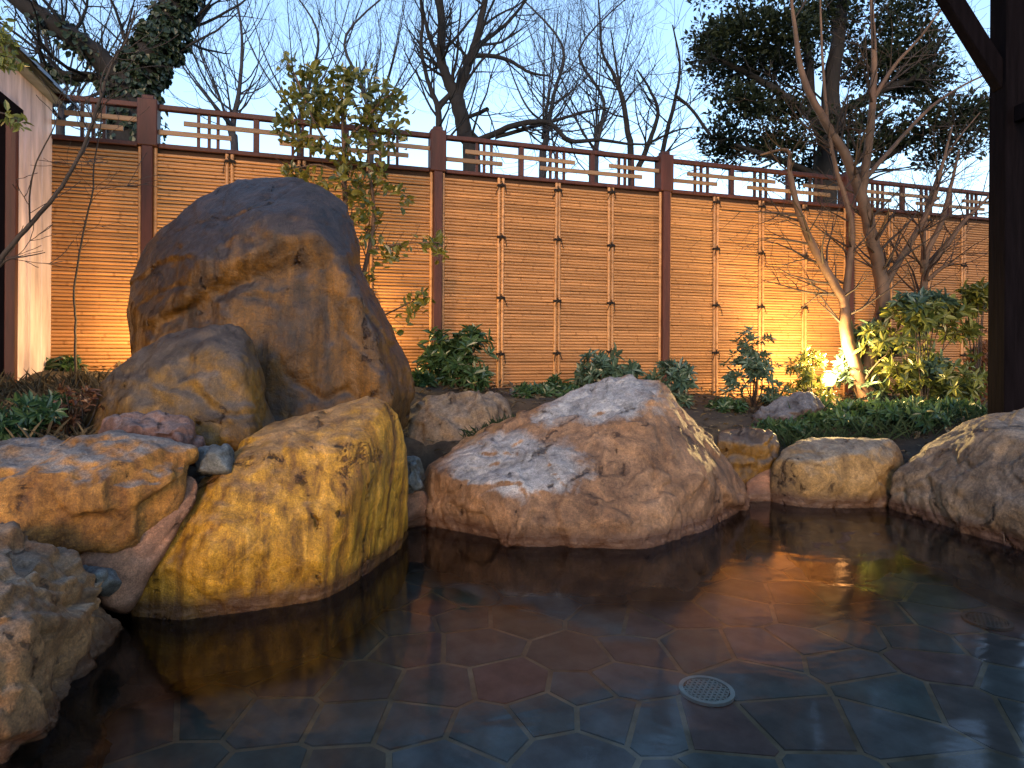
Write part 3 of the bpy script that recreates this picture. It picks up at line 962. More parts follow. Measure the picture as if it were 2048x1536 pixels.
# flat stone awash
boulder([[Vector((p.x, p.y, z)) for z in (-0.16, -0.012) for p in (PZ(1560, 1045, 0), PZ(1640, 1033, 0), PZ(1790, 1042, 0), PZ(1800, 1080, 0), PZ(1730, 1108, 0), PZ(1620, 1100, 0))]],
        r_blue, 'flat dark stone just below the water before the rounded boulder', cat='stone', name='stone', voxel=0.012, smooth=3, amp=0.012, freq=5, chip=0.01, seed=121)
# greenish stone in the mortar
boulder([pts((150, 1150, 2.2), (165, 1130, 2.22), (230, 1138, 2.22), (244, 1165, 2.2), (215, 1190, 2.2), (170, 1180, 2.2), (195, 1150, 2.12), (195, 1175, 2.12), (190, 1160, 2.4), (230, 1180, 2.35))],
        r_blue, 'small greenish stone set in the mortar between the corner boulders', cat='stone', name='stone', voxel=0.008, smooth=3, amp=0.008, freq=9, chip=0.008, seed=123)

# mortar between the boulders
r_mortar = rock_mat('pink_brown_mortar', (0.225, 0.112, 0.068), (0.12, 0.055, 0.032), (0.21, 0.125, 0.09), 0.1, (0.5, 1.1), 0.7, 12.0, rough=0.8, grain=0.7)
def mortar(hulls, seed):
    o = boulder(hulls, r_mortar, 'x x x x', voxel=0.012, smooth=8, amp=0.012, freq=3, chip=0.004, fine=0.002, seed=seed, name='mortar')
    del o['label']
    del o['category']
    return kind(o, 'structure')
mortar([pts((400, 945, 2.50), (375, 945, 2.50), (345, 1030, 2.42), (395, 1000, 2.42), (300, 1075, 2.36), (330, 1100, 2.34), (140, 1105, 2.24), (180, 1140, 2.2), (220, 1215, 2.24), (250, 1200, 2.28), (255, 1235, 2.3), (150, 1200, 2.3), (300, 1150, 2.6), (200, 1150, 2.7), (380, 1050, 2.8))], 131)
mortar([pts((1490, 965, 4.25), (1510, 960, 4.25), (1545, 925, 4.3), (1550, 960, 4.22), (1540, 995, 4.2), (1490, 995, 4.2), (1500, 1040, 4.2), (1550, 1040, 4.2), (1500, 960, 4.6), (1560, 960, 4.6), (1530, 1040, 4.6))], 133)
mortar([pts((800, 980, 3.55), (850, 980, 3.55), (860, 1060, 3.65), (800, 1060, 3.5), (800, 990, 3.9), (860, 990, 3.9), (830, 1060, 3.95), (800, 1060, 3.9))], 135)

# ------------------------------------------------------------------ bamboo fence
def build_fence():
    root = empty('bamboo_fence', fence_pt(0, EYE - 0.5 * KF), FANG)
    root.scale = (KF, KF, KF)
    tag(root, 'tall bamboo screen fence with dark red posts and open lattice top', 'fence')
    def lx(t):                      # local x along the fence
        return t * BAY
    Zr = lambda above: EYE + above - 0.5          # local height of a level given above the eye
    z_lo0, z_lo1 = Zr(1.216), Zr(1.243)
    z_hi0, z_hi1 = Zr(1.456), Zr(1.487)
    def place(name, me, x, y, z, parent=root, rx=0, ry=0, rz=0):
        o = bpy.data.objects.new(name, me)
        o.parent = parent
        o.location = (x, y, z)
        o.rotation_euler = (rx, ry, rz)
        col.objects.link(o)
        return o
    # cane meshes (one per bay length), faces -y (towards the bath)
    def cane(L, r, seed, nodes=True):
        rr = random.Random(seed)
        xs = [-L / 2]
        k = -L / 2 + rr.uniform(0.1, 0.3)
        while k < L / 2 - 0.05:
            xs += [k - 0.008, k, k + 0.008]
            k += rr.uniform(0.30, 0.40)
        xs.append(L / 2)
        rad = []
        for q, x in enumerate(xs):
            node = 0 < q < len(xs) - 1 and (q - 1) % 3 == 1
            rad.append(r * (1.12 if node else 1.0))
        path = [((x, 0, 0.0), 0) for x in xs]
        V, Q = [], []
        sides = 6
        for q, x in enumerate(xs):
            bow = 0.0012 * math.sin(x * 2.1 + seed)
            for a in range(sides):
                an = math.pi + 0.35 + (math.pi - 0.7) * a / (sides - 1) if False else math.pi * 0.5 + math.pi * (a / (sides - 1))
                V.append((x, rad[q] * math.cos(an), bow + rad[q] * math.sin(an)))
        for q in range(len(xs) - 1):
            for a in range(sides - 1):
                Q.append((q * sides + a, (q + 1) * sides + a, (q + 1) * sides + a + 1, q * sides + a + 1))
        return V, Q
    rr = random.Random(3)
    pitch = 0.0222
    z_bot = 0.03
    nsl = 75
    bays = [(-0.30, 0), (0, 1), (1, 2), (2, 3), (3, 4), (4, 5)]
    for bi, (t0, t1) in enumerate(bays):
        x0 = lx(t0) + (0.03 if t0 == int(t0) else -0.0)
        x1 = lx(t1) - 0.03
        L = x1 - x0
        xm = (x0 + x1) / 2
        panel = place('panel', box_mesh('panel', L, 0.012, z_lo0 - 0.002, M['backing']), xm, 0.012, (z_lo0 - 0.002) / 2)
        variants = []
        for s in range(4):
            V, Q = cane(L, 0.0103, s + bi * 7)
            variants.append(mesh_np('slat', V, Q, M['bamboo'], True))
        rest = []
        for k in range(nsl):
            z = z_bot + pitch * k + rr.uniform(-0.0007, 0.0007) - (z_lo0 - 0.002) / 2
            ry = rr.gauss(0, 0.0007)
            yy = -0.0062 - 0.012 + rr.uniform(-0.0015, 0.0015)
            if bi < 4:
                place('slat', variants[k % 4], 0, yy + 0.0, z, panel, rr.uniform(-0.1, 0.1), ry)
            else:
                V, Q = cane(L, 0.0103, k)
                rest.append((np.array(V) + np.array([0, yy, z]), np.array(Q)))
        if rest:
            n0, VV, QQ = 0, [], []
            for V, Q in rest:
                VV.append(V)
                QQ.append(Q + n0)
                n0 += len(V)
            o = place('slats', mesh_quads('slats', np.concatenate(VV), np.concatenate(QQ), M['bamboo'], True), 0, 0, 0, panel)
            kind(o, 'stuff')
        # battens at the quarter points, tied with black rope
        qs = (0.25, 0.5, 0.75) if bi > 0 else ()
        H = z_lo0 - 0.004
        bm = []
        for s in range(3):
            V, Q = cane(H, 0.0115, 90 + s)
            V = [(v[2], v[1], v[0]) for v in V]
            bm.append(mesh_np('batten', V, [q[::-1] for q in Q], M['batten'], True))
        pz = (z_lo0 - 0.002) / 2
        for q in qs:
            xq = x0 + (x1 - x0) * q - xm
            for s in (-1, 1):
                place('batten', bm[rr.randint(0, 2)], xq + s * 0.0155 + rr.uniform(-0.002, 0.002), -0.031, H / 2 - pz, panel, 0, rr.gauss(0, 0.003))
            for z in (Zr(1.165), Zr(0.777), Zr(0.337), Zr(-0.058)):
                zz = z + rr.uniform(-0.012, 0.012)
                place('tie', tie_mesh(rr.randint(0, 9999)), xq, -0.045, zz - pz, panel)
        # split bamboo strips that close the panel beside the posts
        for xe in ((x0 + 0.012, x1 - 0.012) if bi > 0 else (x1 - 0.012,)):
            place('trim_strip', bm[0], xe - xm, -0.031, H / 2 - pz, panel)
    # posts
    for t in (0, 1, 2, 3, 4, 5):
        p = place('post', box_mesh('post', 0.062, 0.09, z_lo0 + 0.0, M['redwood'], 0.004), lx(t), -0.01, z_lo0 / 2)
        place('post_head', box_mesh('post_head', 0.112, 0.112, z_hi1 - z_lo0 + 0.018, M['redwood'], 0.005), 0, 0.01, (z_hi1 - z_lo0 + 0.018) / 2 + z_lo0 / 2 + 0.0015, p)
        place('post_cap', box_mesh('post_cap', 0.07, 0.07, 0.03, M['redwood'], 0.006), 0, 0.01, z_lo0 / 2 + (z_hi1 - z_lo0 + 0.018) + 0.016, p)
    # rails and lattice
    for bi, (t0, t1) in enumerate(bays):
        x0 = lx(t0) + (0.057 if bi > 0 else 0)
        x1 = lx(t1) - 0.057
        L = x1 - x0
        for za, zb in ((z_lo0, z_lo1), (z_hi0, z_hi1)):
            place('rail', box_mesh('rail', L, 0.05, zb - za, M['redwood'], 0.003), (x0 + x1) / 2, 0, (za + zb) / 2)
        hh = z_hi0 - z_lo1
        zc = (z_hi0 + z_lo1) / 2
        stud = box_mesh('lattice_stud', 0.036, 0.036, hh - 0.001, M['redwood'], 0.002)
        thin = box_mesh('lattice_bar', 0.018, 0.020, hh - 0.001, M['redwood'])
        if bi > 0:
            u = L / 3
            for k in (1, 2):
                place('lattice_stud', stud, x0 + u * k, 0, zc)
            for k in range(3):
                for q in (0.40, 0.50, 0.60):
                    place('lattice_bar', thin, x0 + u * (k + q) + rr.uniform(-0.004, 0.004), 0, zc)
            up = ((0.25, 1.74), (2.24, 3.0))
            lo = ((0.0, 0.74), (1.25, 2.74))
        else:
            u = L
            for q in (0.38, 0.5, 0.62):
                place('lattice_bar', thin, x0 + u * q, 0, zc)
            up = ((0.2, 1.0),)
            lo = ((0.0, 0.84),)
        for z, rows in ((Zr(1.379), up), (Zr(1.315), lo)):
            for a, b in rows:
                w = (b - a) * u
                place('lattice_board', box_mesh('lattice_board', w, 0.014, 0.030, M['lath'], 0.002), x0 + (a + b) / 2 * u, -0.019, z, root, 0, rr.gauss(0, 0.003))
    # concrete footing strip
    place('footing', box_mesh('footing', BAY * 5.3, 0.12, 0.10, M['concrete'], 0.01), BAY * 2.36, -0.005, 0.0)

def tie_mesh(seed):
    r = random.Random(seed)
    paths = []
    # lashing round the pair of canes
    for k in range(3):
        z = (k - 1) * 0.006
        paths.append(([(-0.031, 0.012, z), (-0.028, -0.002, z), (0, -0.006, z + 0.001), (0.028, -0.002, z), (0.031, 0.012, z)], [0.0035] * 5))
    paths.append(([(-0.008, -0.008, -0.009), (0.0, -0.013, 0.0), (0.008, -0.008, 0.009)], [0.006, 0.010, 0.006]))
    paths.append(([(-0.004, -0.01, 0.008), (-0.012, -0.014, 0.022), (-0.002, -0.012, 0.028), (0.003, -0.01, 0.008)], [0.003] * 4))
    for s in (-1, 1):
        l = r.uniform(0.03, 0.085)
        paths.append(([(0, -0.011, 0), (s * l * 0.35, -0.012, -0.01), (s * l * r.uniform(0.4, 0.8), -0.006, -l)], [0.0038, 0.0034, 0.0028]))
    V, Q = tubes(paths, 4)
    return mesh_quads('tie', V, Q, M['rope'])
build_fence()

# ------------------------------------------------------------------ board wall with tiled coping, meeting the fence at the corner
def build_side_wall():
    c = fence_pt(-0.279, EYE - 0.6 * KF, 0.0)
    ang = math.atan2(FNRM.y, FNRM.x)
    root = empty('garden_wall', c, ang)
    root.scale = (KF, KF, KF)
    # local x runs from the fence towards the viewer, local y towards the bath
    tag(root, 'pale board wall with blue grey tiled coping and dark doorway', 'wall')
    def part(name, me, loc, parent=root):
        o = bpy.data.objects.new(name, me)
        o.parent = parent
        o.location = loc
        col.objects.link(o)
        return o
    top = EYE + 1.43 - 0.4
    # boards left of the doorway
    for k in range(3):
        w = 0.157
        part('board', box_mesh('board', w - 0.004, 0.03, top, M['plaster'], 0.003), (0.005 + w * (k + 0.5), -0.02 - 0.001 * k, top / 2))
    hd = EYE + 1.17 - 0.4
    part('door_post', box_mesh('door_post', 0.035, 0.05, hd, M['redwood'], 0.004), (0.495, -0.03, hd / 2))
    part('side_board', box_mesh('side_board', 0.02, 1.1, top, M['darkwood']), (0.46, -0.60, top / 2))
    part('back_board', box_mesh('back_board', 1.4, 0.02, top, M['darkwood']), (1.17, -1.16, top / 2))
    part('lintel_board', box_mesh('lintel_board', 1.3, 0.03, top - hd - 0.062, M['plaster'], 0.003), (0.478 + 0.65, -0.02, (top + hd + 0.062) / 2))
    part('lintel', box_mesh('lintel', 1.3, 0.07, 0.06, M['darkwood'], 0.004), (0.478 + 0.65, -0.02, hd + 0.031))
    # dark sliding door set back in the doorway
    d = part('door', box_mesh('door', 1.2, 0.03, hd, M['darkwood'], 0.003), (0.85 + 0.6, -0.09, hd / 2))
    for k in range(5):
        part('door_slat', box_mesh('door_slat', 0.02, 0.012, hd - 0.1, M['darkwood']), (-0.5 + 0.25 * k, 0.021, 0), d)
    # coping: two rows of curved tiles on a board
    part('coping_board', box_mesh('coping_board', 1.85, 0.13, 0.02, M['tilegrey'], 0.004), (0.86, -0.02, top + 0.010))
    V, Q = [], []
    n = 7
    for x in (0, 1):
        for k in range(n):
            a = math.pi * k / (n - 1)
            V.append((x * 0.235, 0.125 * math.cos(a) * (1.0 if x == 0 else 0.94), 0.075 * math.sin(a) * (1.0 if x == 0 else 0.94)))
    for x in (0, 1):
        for k in range(n):
            a = math.pi * k / (n - 1)
            V.append((x * 0.235, 0.108 * math.cos(a), 0.058 * math.sin(a)))
    for k in range(n - 1):
        Q.append((k, k + 1, n + k + 1, n + k))
        Q.append((2 * n + k, 3 * n + k, 3 * n + k + 1, 2 * n + k + 1))
        Q.append((k, 2 * n + k, 2 * n + k + 1, k + 1))
        Q.append((n + k, n + k + 1, 3 * n + k + 1, 3 * n + k))
    me = mesh_np('coping_tile', V, Q, M['tilegrey'], False)
    for k in range(9):
        part('coping_tile', me, (-0.11 + 0.22 * k, -0.02, top + 0.012))
build_side_wall()

# ------------------------------------------------------------------ timber pavilion frame
def build_pavilion():
    d = 4.5
    a = P(2012, 300, d)
    w = 0.165
    xc = a.x + w / 2
    yc = d + w / 2
    zb = gz(xc, yc) - 0.05
    root = empty('pavilion_frame', (xc, yc, zb))
    tag(root, 'dark timber pavilion pillar with diagonal brace under a beam', 'pavilion')
    def part(name, me):
        me.transform(Matrix.Translation((-xc, -yc, -zb)))
        return link(name, me, root)
    ztop = EYE + 2.75
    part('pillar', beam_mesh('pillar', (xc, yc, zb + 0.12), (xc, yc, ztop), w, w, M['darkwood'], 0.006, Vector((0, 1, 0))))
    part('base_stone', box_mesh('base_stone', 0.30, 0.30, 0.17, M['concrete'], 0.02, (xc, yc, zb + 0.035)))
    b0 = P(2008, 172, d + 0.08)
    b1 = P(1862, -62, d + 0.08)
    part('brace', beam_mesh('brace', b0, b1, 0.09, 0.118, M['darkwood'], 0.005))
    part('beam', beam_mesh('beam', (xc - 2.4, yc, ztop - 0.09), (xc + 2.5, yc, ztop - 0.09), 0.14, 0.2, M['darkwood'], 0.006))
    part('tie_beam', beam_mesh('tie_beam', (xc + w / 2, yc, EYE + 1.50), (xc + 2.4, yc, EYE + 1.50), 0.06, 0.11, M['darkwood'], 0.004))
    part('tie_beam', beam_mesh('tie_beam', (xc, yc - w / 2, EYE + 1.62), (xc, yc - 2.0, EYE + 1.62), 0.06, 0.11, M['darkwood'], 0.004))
build_pavilion()

# ------------------------------------------------------------------ drains
def build_drain(px, py, label, metal, lift):
    c = PZ(px, py, FLOOR)
    root = empty('floor_drain', (c.x, c.y, FLOOR + lift))
    tag(root, label, 'drain', 'round drains in the pool floor')
    R = 0.105
    def ring(r0, r1, z, n=40):
        V, Q = [], []
        for k in range(n):
            a = 2 * math.pi * k / n
            for r, zz in ((r0, z), (r1, z), (r1, z - 0.012), (r0, z - 0.012)):
                V.append((r * math.cos(a), r * math.sin(a), zz))
        for k in range(n):
            b = ((k + 1) % n) * 4
            a = k * 4
            for q in range(4):
                Q.append((a + q, a + (q + 1) % 4, b + (q + 1) % 4, b + q))
        return V, Q
    V, Q = ring(R * 0.84, R, 0.014)
    link('rim', mesh_np('rim', V, Q, metal), root)
    n = 32
    V = [(R * 0.85 * math.cos(2 * math.pi * k / n), R * 0.85 * math.sin(2 * math.pi * k / n), 0.004) for k in range(n)]
    link('sump', mesh_np('sump', V, [tuple(range(n))], M['black']), root)
    # grate of little overlapping rings
    VV, QQ, n0 = [], [], 0
    for i in range(-5, 6):
        for j in range(-5, 6):
            x = (i + 0.5 * (j % 2)) * 0.0205
            y = j * 0.0178
            if math.hypot(x, y) > R * 0.80:
                continue
            V, Q = ring(0.0068, 0.0108, 0.011, 8)
            VV += [(a + x, b + y, c2) for a, b, c2 in V]
            QQ += [tuple(q + n0 for q in f) for f in Q]
            n0 += len(V)
    link('grate', mesh_np('grate', VV, QQ, metal), root)
build_drain(1413, 1387, 'round steel drain grate gleaming on the dark pool floor', M['steel'], 0.004)
build_drain(1974, 1246, 'dim round drain cover on the pool floor below the grey tan boulder', simple_mat('dull_drain', (0.13, 0.13, 0.12), 0.5), 0.004)

# ------------------------------------------------------------------ garden lamps
def build_lamp(loc, watts, label, R=0.07):
    root = empty('garden_lamp', loc)
    tag(root, label, 'lamp', 'low garden lamps lighting the fence')
    V, Q = tubes([([(0, 0, -0.4), (0, 0, -0.03)], [0.012, 0.012])], 8)
    link('stake', mesh_quads('stake', V, Q, M['lampblack'], True), root)
    V, Q = tubes([([(0, 0, -0.035), (0, 0, -0.03), (0, 0, 0.0), (0, 0, 0.012)], [0.01, 0.045, 0.05, 0.03])], 16)
    link('cup', mesh_quads('cup', V, Q, M['lampblack'], True), root)
    k = NT('lamp_glass')
    k.b.inputs['Base Color'].default_value = (0.8, 0.7, 0.5, 1)
    k.b.inputs['Emission Color'].default_value = (1.0, 0.62, 0.13, 1)
    k.b.inputs['Emission Strength'].default_value = 2.2
    bm = bmesh.new()
    bmesh.ops.create_uvsphere(bm, u_segments=20, v_segments=14, radius=R)
    bmesh.ops.scale(bm, vec=(1, 1, 1.15), verts=bm.verts)
    for f in bm.faces:
        f.smooth = True
    me = bpy.data.meshes.new('globe')
    bm.to_mesh(me)
    bm.free()
    me.materials.append(k.m)
    link('globe', me, root, (0, 0, R * 1.12))
    V, Q = tubes([([(0, 0, R * 2.12), (0, 0, R * 2.2), (0, 0, R * 2.34), (0, 0, R * 2.4)], [R * 0.2, R * 0.75, R * 0.7, R * 0.1])], 16)
    link('cap', mesh_quads('cap', V, Q, M['lampblack'], True), root)
    ld = bpy.data.lights.new('lamp_light', 'POINT')
    ld.energy = watts
    ld.color = (1.0, 0.66, 0.25)
    ld.shadow_soft_size = R
    lo = bpy.data.objects.new('lamp_light', ld)
    lo.parent = root
    lo.location = (0, 0, R * 3.6)
    col.objects.link(lo)
    return root
lp = P(1657, 774, 6.3)
build_lamp(lp, 105, 'glowing round garden lamp among the shrubs before the multi stemmed tree', 0.065)
lp = fence_pt(0.04, 0.0, 0.42)
build_lamp((lp.x, lp.y, 0.82), 17, 'hidden garden lamp behind the edge of the tall upright boulder')
lp = fence_pt(0.62, 0.0, 0.40)
build_lamp((lp.x, lp.y, 0.80), 26, 'hidden garden lamp between tall boulder and fence near the camellia')

# ------------------------------------------------------------------ plants
def shrub(name, label, px, py, d, w, h, mat, n_tips=60, leaves=(6, 9), ll=(0.07, 0.11), lw=0.32, seed=0, droop=0.25, group=None, shape=1.0, stem_mat=None, base_px=None, cat='shrub'):
    """px, py: middle of the crown in the photograph; w, h: crown size in metres"""
    r = random.Random(seed)
    if d > 4.1:
        d, w, h, ll = d * 1.25, w * 1.25, h * 1.25, (ll[0] * 1.3, ll[1] * 1.3)
        n_tips = int(n_tips * 1.7)
    c = P(px, py, d)
    bx = base_px if base_px is not None else px
    b = P(bx, py, d)
    base = Vector((b.x, b.y, gz(b.x, b.y) - 0.02))
    root = empty(name, base)
    tag(root, label, cat, group)
    B, D, N, L, W = [], [], [], [], []
    stems = []
    subs = []
    zr = max(c.z - base.z + h / 2, 0.1)
    for k in range(11):
        v = rand_dir(r)
        q = c + Vector((v.x * w * 0.36, v.y * w * 0.34, v.z * h * 0.36)) * r.uniform(0.45, 1.15)
        if k > 7:                                   # low growth round the foot
            q = base + Vector((r.uniform(-0.3, 0.3) * w, r.uniform(-0.2, 0.2) * w, r.uniform(0.12, 0.4) * zr))
        q.z = max(q.z, base.z + 0.06)
        subs.append((q, r.uniform(0.55, 1.15)))
        m = base.lerp(q, 0.5) + rand_dir(r) * 0.05 * w
        stems.append(smooth_path([base + rand_dir(r) * 0.02, m, q], [0.007, 0.005, 0.003], 4))
    for k in range(n_tips):
        sc_, sr_ = r.choice(subs)
        v = rand_dir(r)
        t = sc_ + Vector((v.x * w, v.y * w, v.z * h * 0.9)) * 0.22 * sr_ * r.uniform(0.3, 1.0) ** 0.6
        if t.z < base.z + 0.03:
            t.z = base.z + 0.03 + r.uniform(0, 0.05)
        out = (t - sc_).normalized() * 0.6 + (t - c).normalized() * 0.4
        ax = (out * 0.8 + Vector((0, 0, 0.5)) + rand_dir(r) * 0.45).normalized()
        s1 = ax.cross(rand_dir(r)).normalized()
        s2 = ax.cross(s1)
        nl = r.randint(*leaves)
        ph = r.uniform(0, 6.28)
        for q in range(nl):
            a = ph + q * 2.4
            dd = (s1 * math.cos(a) + s2 * math.sin(a)) * r.uniform(0.75, 1.0) + ax * r.uniform(0.1, 0.9) - Vector((0, 0, droop * r.uniform(0.2, 1)))
            l = r.uniform(*ll) * (0.7 + 0.3 * r.random())
            B.append(t - ax * r.uniform(0, 0.03))
            D.append(dd)
            N.append(ax + rand_dir(r) * 0.45)
            L.append(l)
            W.append(l * lw * r.uniform(0.8, 1.2))
    me = leaf_mesh('foliage', np.array(B) - np.array(base), D, N, L, W, mat)
    kind(link('foliage', me, root), 'stuff')
    V, Q = tubes([([p - base for p in a], q) for a, q in stems], 4)
    link('stem', mesh_quads('stem', V, Q, stem_mat or M['twig'], True), root)
    return root

G1 = 'shrubs planted along the fence'
shrub('leafy_shrub', 'bushy dark green shrub right beside the middle red post', 915, 712, 4.35, 0.52, 0.56, M['leaf_dark'], 120, ll=(0.06, 0.095), seed=1, group=G1)
shrub('leafy_shrub', 'spreading green shrub behind the peak of the wide tan boulder', 1205, 745, 4.6, 0.70, 0.30, M['leaf_blue'], 80, ll=(0.06, 0.10), seed=2, group=G1)
shrub('leafy_shrub', 'low dark shrub on the slope beside the low dark stone', 1120, 785, 4.35, 0.30, 0.20, M['leaf_dark'], 40, ll=(0.05, 0.08), seed=22, group=G1)
shrub('leafy_shrub', 'small blue green shrub under the second bare fence post', 1345, 752, 4.6, 0.38, 0.24, M['leaf_blue'], 40, ll=(0.06, 0.10), seed=3, group=G1)
shrub('leafy_shrub', 'upright shrub with small leaves on the near side of the lamp', 1508, 712, 4.85, 0.56, 0.60, M['leaf_blue'], 100, ll=(0.045, 0.075), seed=4, group=G1)
shrub('leafy_shrub', 'bright lime shrub lit up by the glowing lamp', 1618, 740, 4.98, 0.42, 0.34, M['leaf_lime'], 60, ll=(0.04, 0.07), seed=5, group=G1)
shrub('leafy_shrub', 'dark blue green shrub before the trunks of the multi stemmed tree', 1738, 688, 5.15, 0.60, 0.42, M['leaf_blue'], 90, ll=(0.07, 0.11), seed=6, group=G1)
shrub('leafy_shrub', 'tall loose shrub with layered leaves at the forked stems', 1835, 645, 4.95, 0.90, 0.62, M['leaf_lime'], 110, ll=(0.07, 0.115), seed=7, group=G1)
shrub('leafy_shrub', 'blue green leafy crown in the upper middle of the far shrubs', 1850, 615, 4.8, 0.42, 0.24, M['leaf_blue'], 50, ll=(0.07, 0.11), seed=71, group=G1)
shrub('leafy_shrub', 'low green shrub beside the foot of the timber pillar', 1880, 755, 4.9, 0.78, 0.42, M['leaf_lime'], 95, ll=(0.06, 0.10), seed=8, group=G1)
shrub('leafy_shrub', 'red brown thin leaved shrub touching the timber pillar', 1958, 690, 5.1, 0.36, 0.62, M['leaf_red'], 90, ll=(0.035, 0.06), seed=9, group=G1)
shrub('leafy_shrub', 'yellow green sprig reaching up beside the timber pillar', 1955, 590, 5.0, 0.26, 0.34, M['leaf_camellia'], 35, ll=(0.06, 0.10), seed=10, group=G1)
shrub('leafy_shrub', 'small dark shrub behind the shoulder of the wide tan boulder', 1450, 830, 4.6, 0.34, 0.18, M['leaf_dark'], 45, ll=(0.05, 0.08), seed=11, group=G1)
shrub('leafy_shrub', 'dark low shrub spreading above the rounded cream boulder', 1770, 838, 4.35, 1.05, 0.26, M['leaf_dark'], 150, ll=(0.06, 0.10), seed=12, group=G1)
shrub('leafy_shrub', 'dark shaded shrub filling the corner above the grey tan boulder', 1900, 845, 4.5, 0.70, 0.30, M['leaf_dark'], 110, ll=(0.06, 0.10), seed=13, group=G1)

def litter():
    r = random.Random(60)
    B, D, N, L, W = [], [], [], [], []
    while len(B) < 5200:
        x, y = r.uniform(-3.2, 5.2), r.uniform(2.8, 7.4)
        t = (x - fence_pt(0).x) * FNRM.x + (y - fence_pt(0).y) * FNRM.y
        z = gz(x, y) if 0.05 < t < 3.2 else -1
        if z < 0.1:
            continue
        B.append((x, y, z + r.uniform(0.015, 0.04)))
        q = rand_dir(r)
        D.append((q.x, q.y, q.z * 0.25))
        N.append(Vector((0, 0, 1)) + rand_dir(r) * 0.5)
        l = r.uniform(0.03, 0.075)
        L.append(l)
        W.append(l * 0.5)
    o = link('leaf_litter', leaf_mesh('leaf_litter', B, D, N, L, W, M['litter'], 0.2, False))
    tag(o, 'brown fallen leaves scattered over the soil below the fence', 'leaves')
    kind(o, 'stuff')
litter()

shrub('leafy_shrub', 'dark low shrub in the gap right of the pale grey boulder', 1075, 815, 4.3, 0.34, 0.16, M['leaf_dark'], 45, ll=(0.05, 0.08), seed=61, group=G1)
shrub('leafy_shrub', 'dark creeping shrub at the foot of the dark wedge shaped rock', 1575, 868, 4.15, 0.42, 0.14, M['leaf_dark'], 50, ll=(0.05, 0.08), seed=62, group=G1)
shrub('leafy_shrub', 'leafy dark shrub at the foot of the tall boulder slope', 845, 780, 4.25, 0.26, 0.26, M['leaf_dark'], 40, ll=(0.06, 0.09), seed=63, group=G1)

shrub('leafy_shrub', 'broad leaved dark shrub between the wedge rock and the rounded boulder', 1660, 850, 4.3, 0.5, 0.18, M['leaf_dark'], 70, ll=(0.06, 0.09), seed=64, group=G1)

def blades(name, label, spots, mat, seed, n=90, l=(0.06, 0.14), w=0.006):
    r = random.Random(seed)
    B, D, N, L, W = [], [], [], [], []
    for (px, py, d, rx) in spots:
        c = P(px, py, d)
        for _ in range(n):
            x = c.x + r.gauss(0, rx * 0.5)
            y = c.y + r.gauss(0, rx * 0.35)
            z = max(gz(x, y), c.z - 0.06)
            a = r.uniform(0, 6.28)
            t = r.uniform(0.2, 1.0)
            B.append((x, y, z))
            D.append((math.cos(a) * t, math.sin(a) * t, 1.0 - 0.6 * t))
            N.append((math.cos(a + 1.57) * 0.2 - math.cos(a), -math.sin(a), 1.0))
            L.append(r.uniform(*l))
            W.append(w * r.uniform(0.8, 1.4))
    o = link(name, leaf_mesh(name, B, D, N, L, W, mat, 0.1))
    tag(o, label, 'grass')
    return kind(o, 'stuff')
blades('grass_tuft', 'green grassy tuft beside the pale grey and ochre boulder', [(975, 862, 4.2, 0.11), (1010, 850, 4.25, 0.11), (1040, 842, 4.3, 0.09)], M['grass'], 1, 160)
blades('ground_cover', 'dark green grass covering the bed above the rounded boulder', [(1570, 880, 4.7, 0.2), (1640, 868, 4.9, 0.25), (1720, 862, 5.0, 0.3), (1790, 858, 5.0, 0.3), (1850, 852, 5.1, 0.3), (1920, 840, 5.1, 0.3), (1800, 830, 5.6, 0.4), (1900, 815, 5.8, 0.4), (1720, 830, 5.6, 0.3), (1600, 840, 5.6, 0.3), (1850, 815, 6.3, 0.5)], M['grass'], 2, 80, (0.09, 0.22))
blades('undergrowth', 'dry tangled undergrowth in the corner below the pale wall', [(60, 800, 3.7, 0.4), (120, 770, 4.1, 0.4), (30, 850, 3.2, 0.4), (100, 840, 3.3, 0.3), (170, 765, 4.2, 0.3), (140, 800, 3.6, 0.3), (0, 780, 3.9, 0.4), (90, 870, 2.95, 0.25)], M['litter'], 3, 170, (0.08, 0.2), 0.010)
shrub('leafy_shrub', 'low mixed shrub at the foot of the pale wall', 115, 745, 4.15, 0.42, 0.24, M['leaf_dark'], 60, ll=(0.05, 0.09), seed=31, group=G1)
shrub('leafy_shrub', 'dull green creeping shrub above the broad orange boulder', 50, 830, 2.95, 0.60, 0.26, M['leaf_dark'], 90, ll=(0.045, 0.08), seed=32, group=G1)
shrub('leafy_shrub', 'thin red leaved shrub beside the olive gold boulder', 150, 810, 3.05, 0.32, 0.22, M['leaf_red'], 50, ll=(0.035, 0.06), seed=33, group=G1)

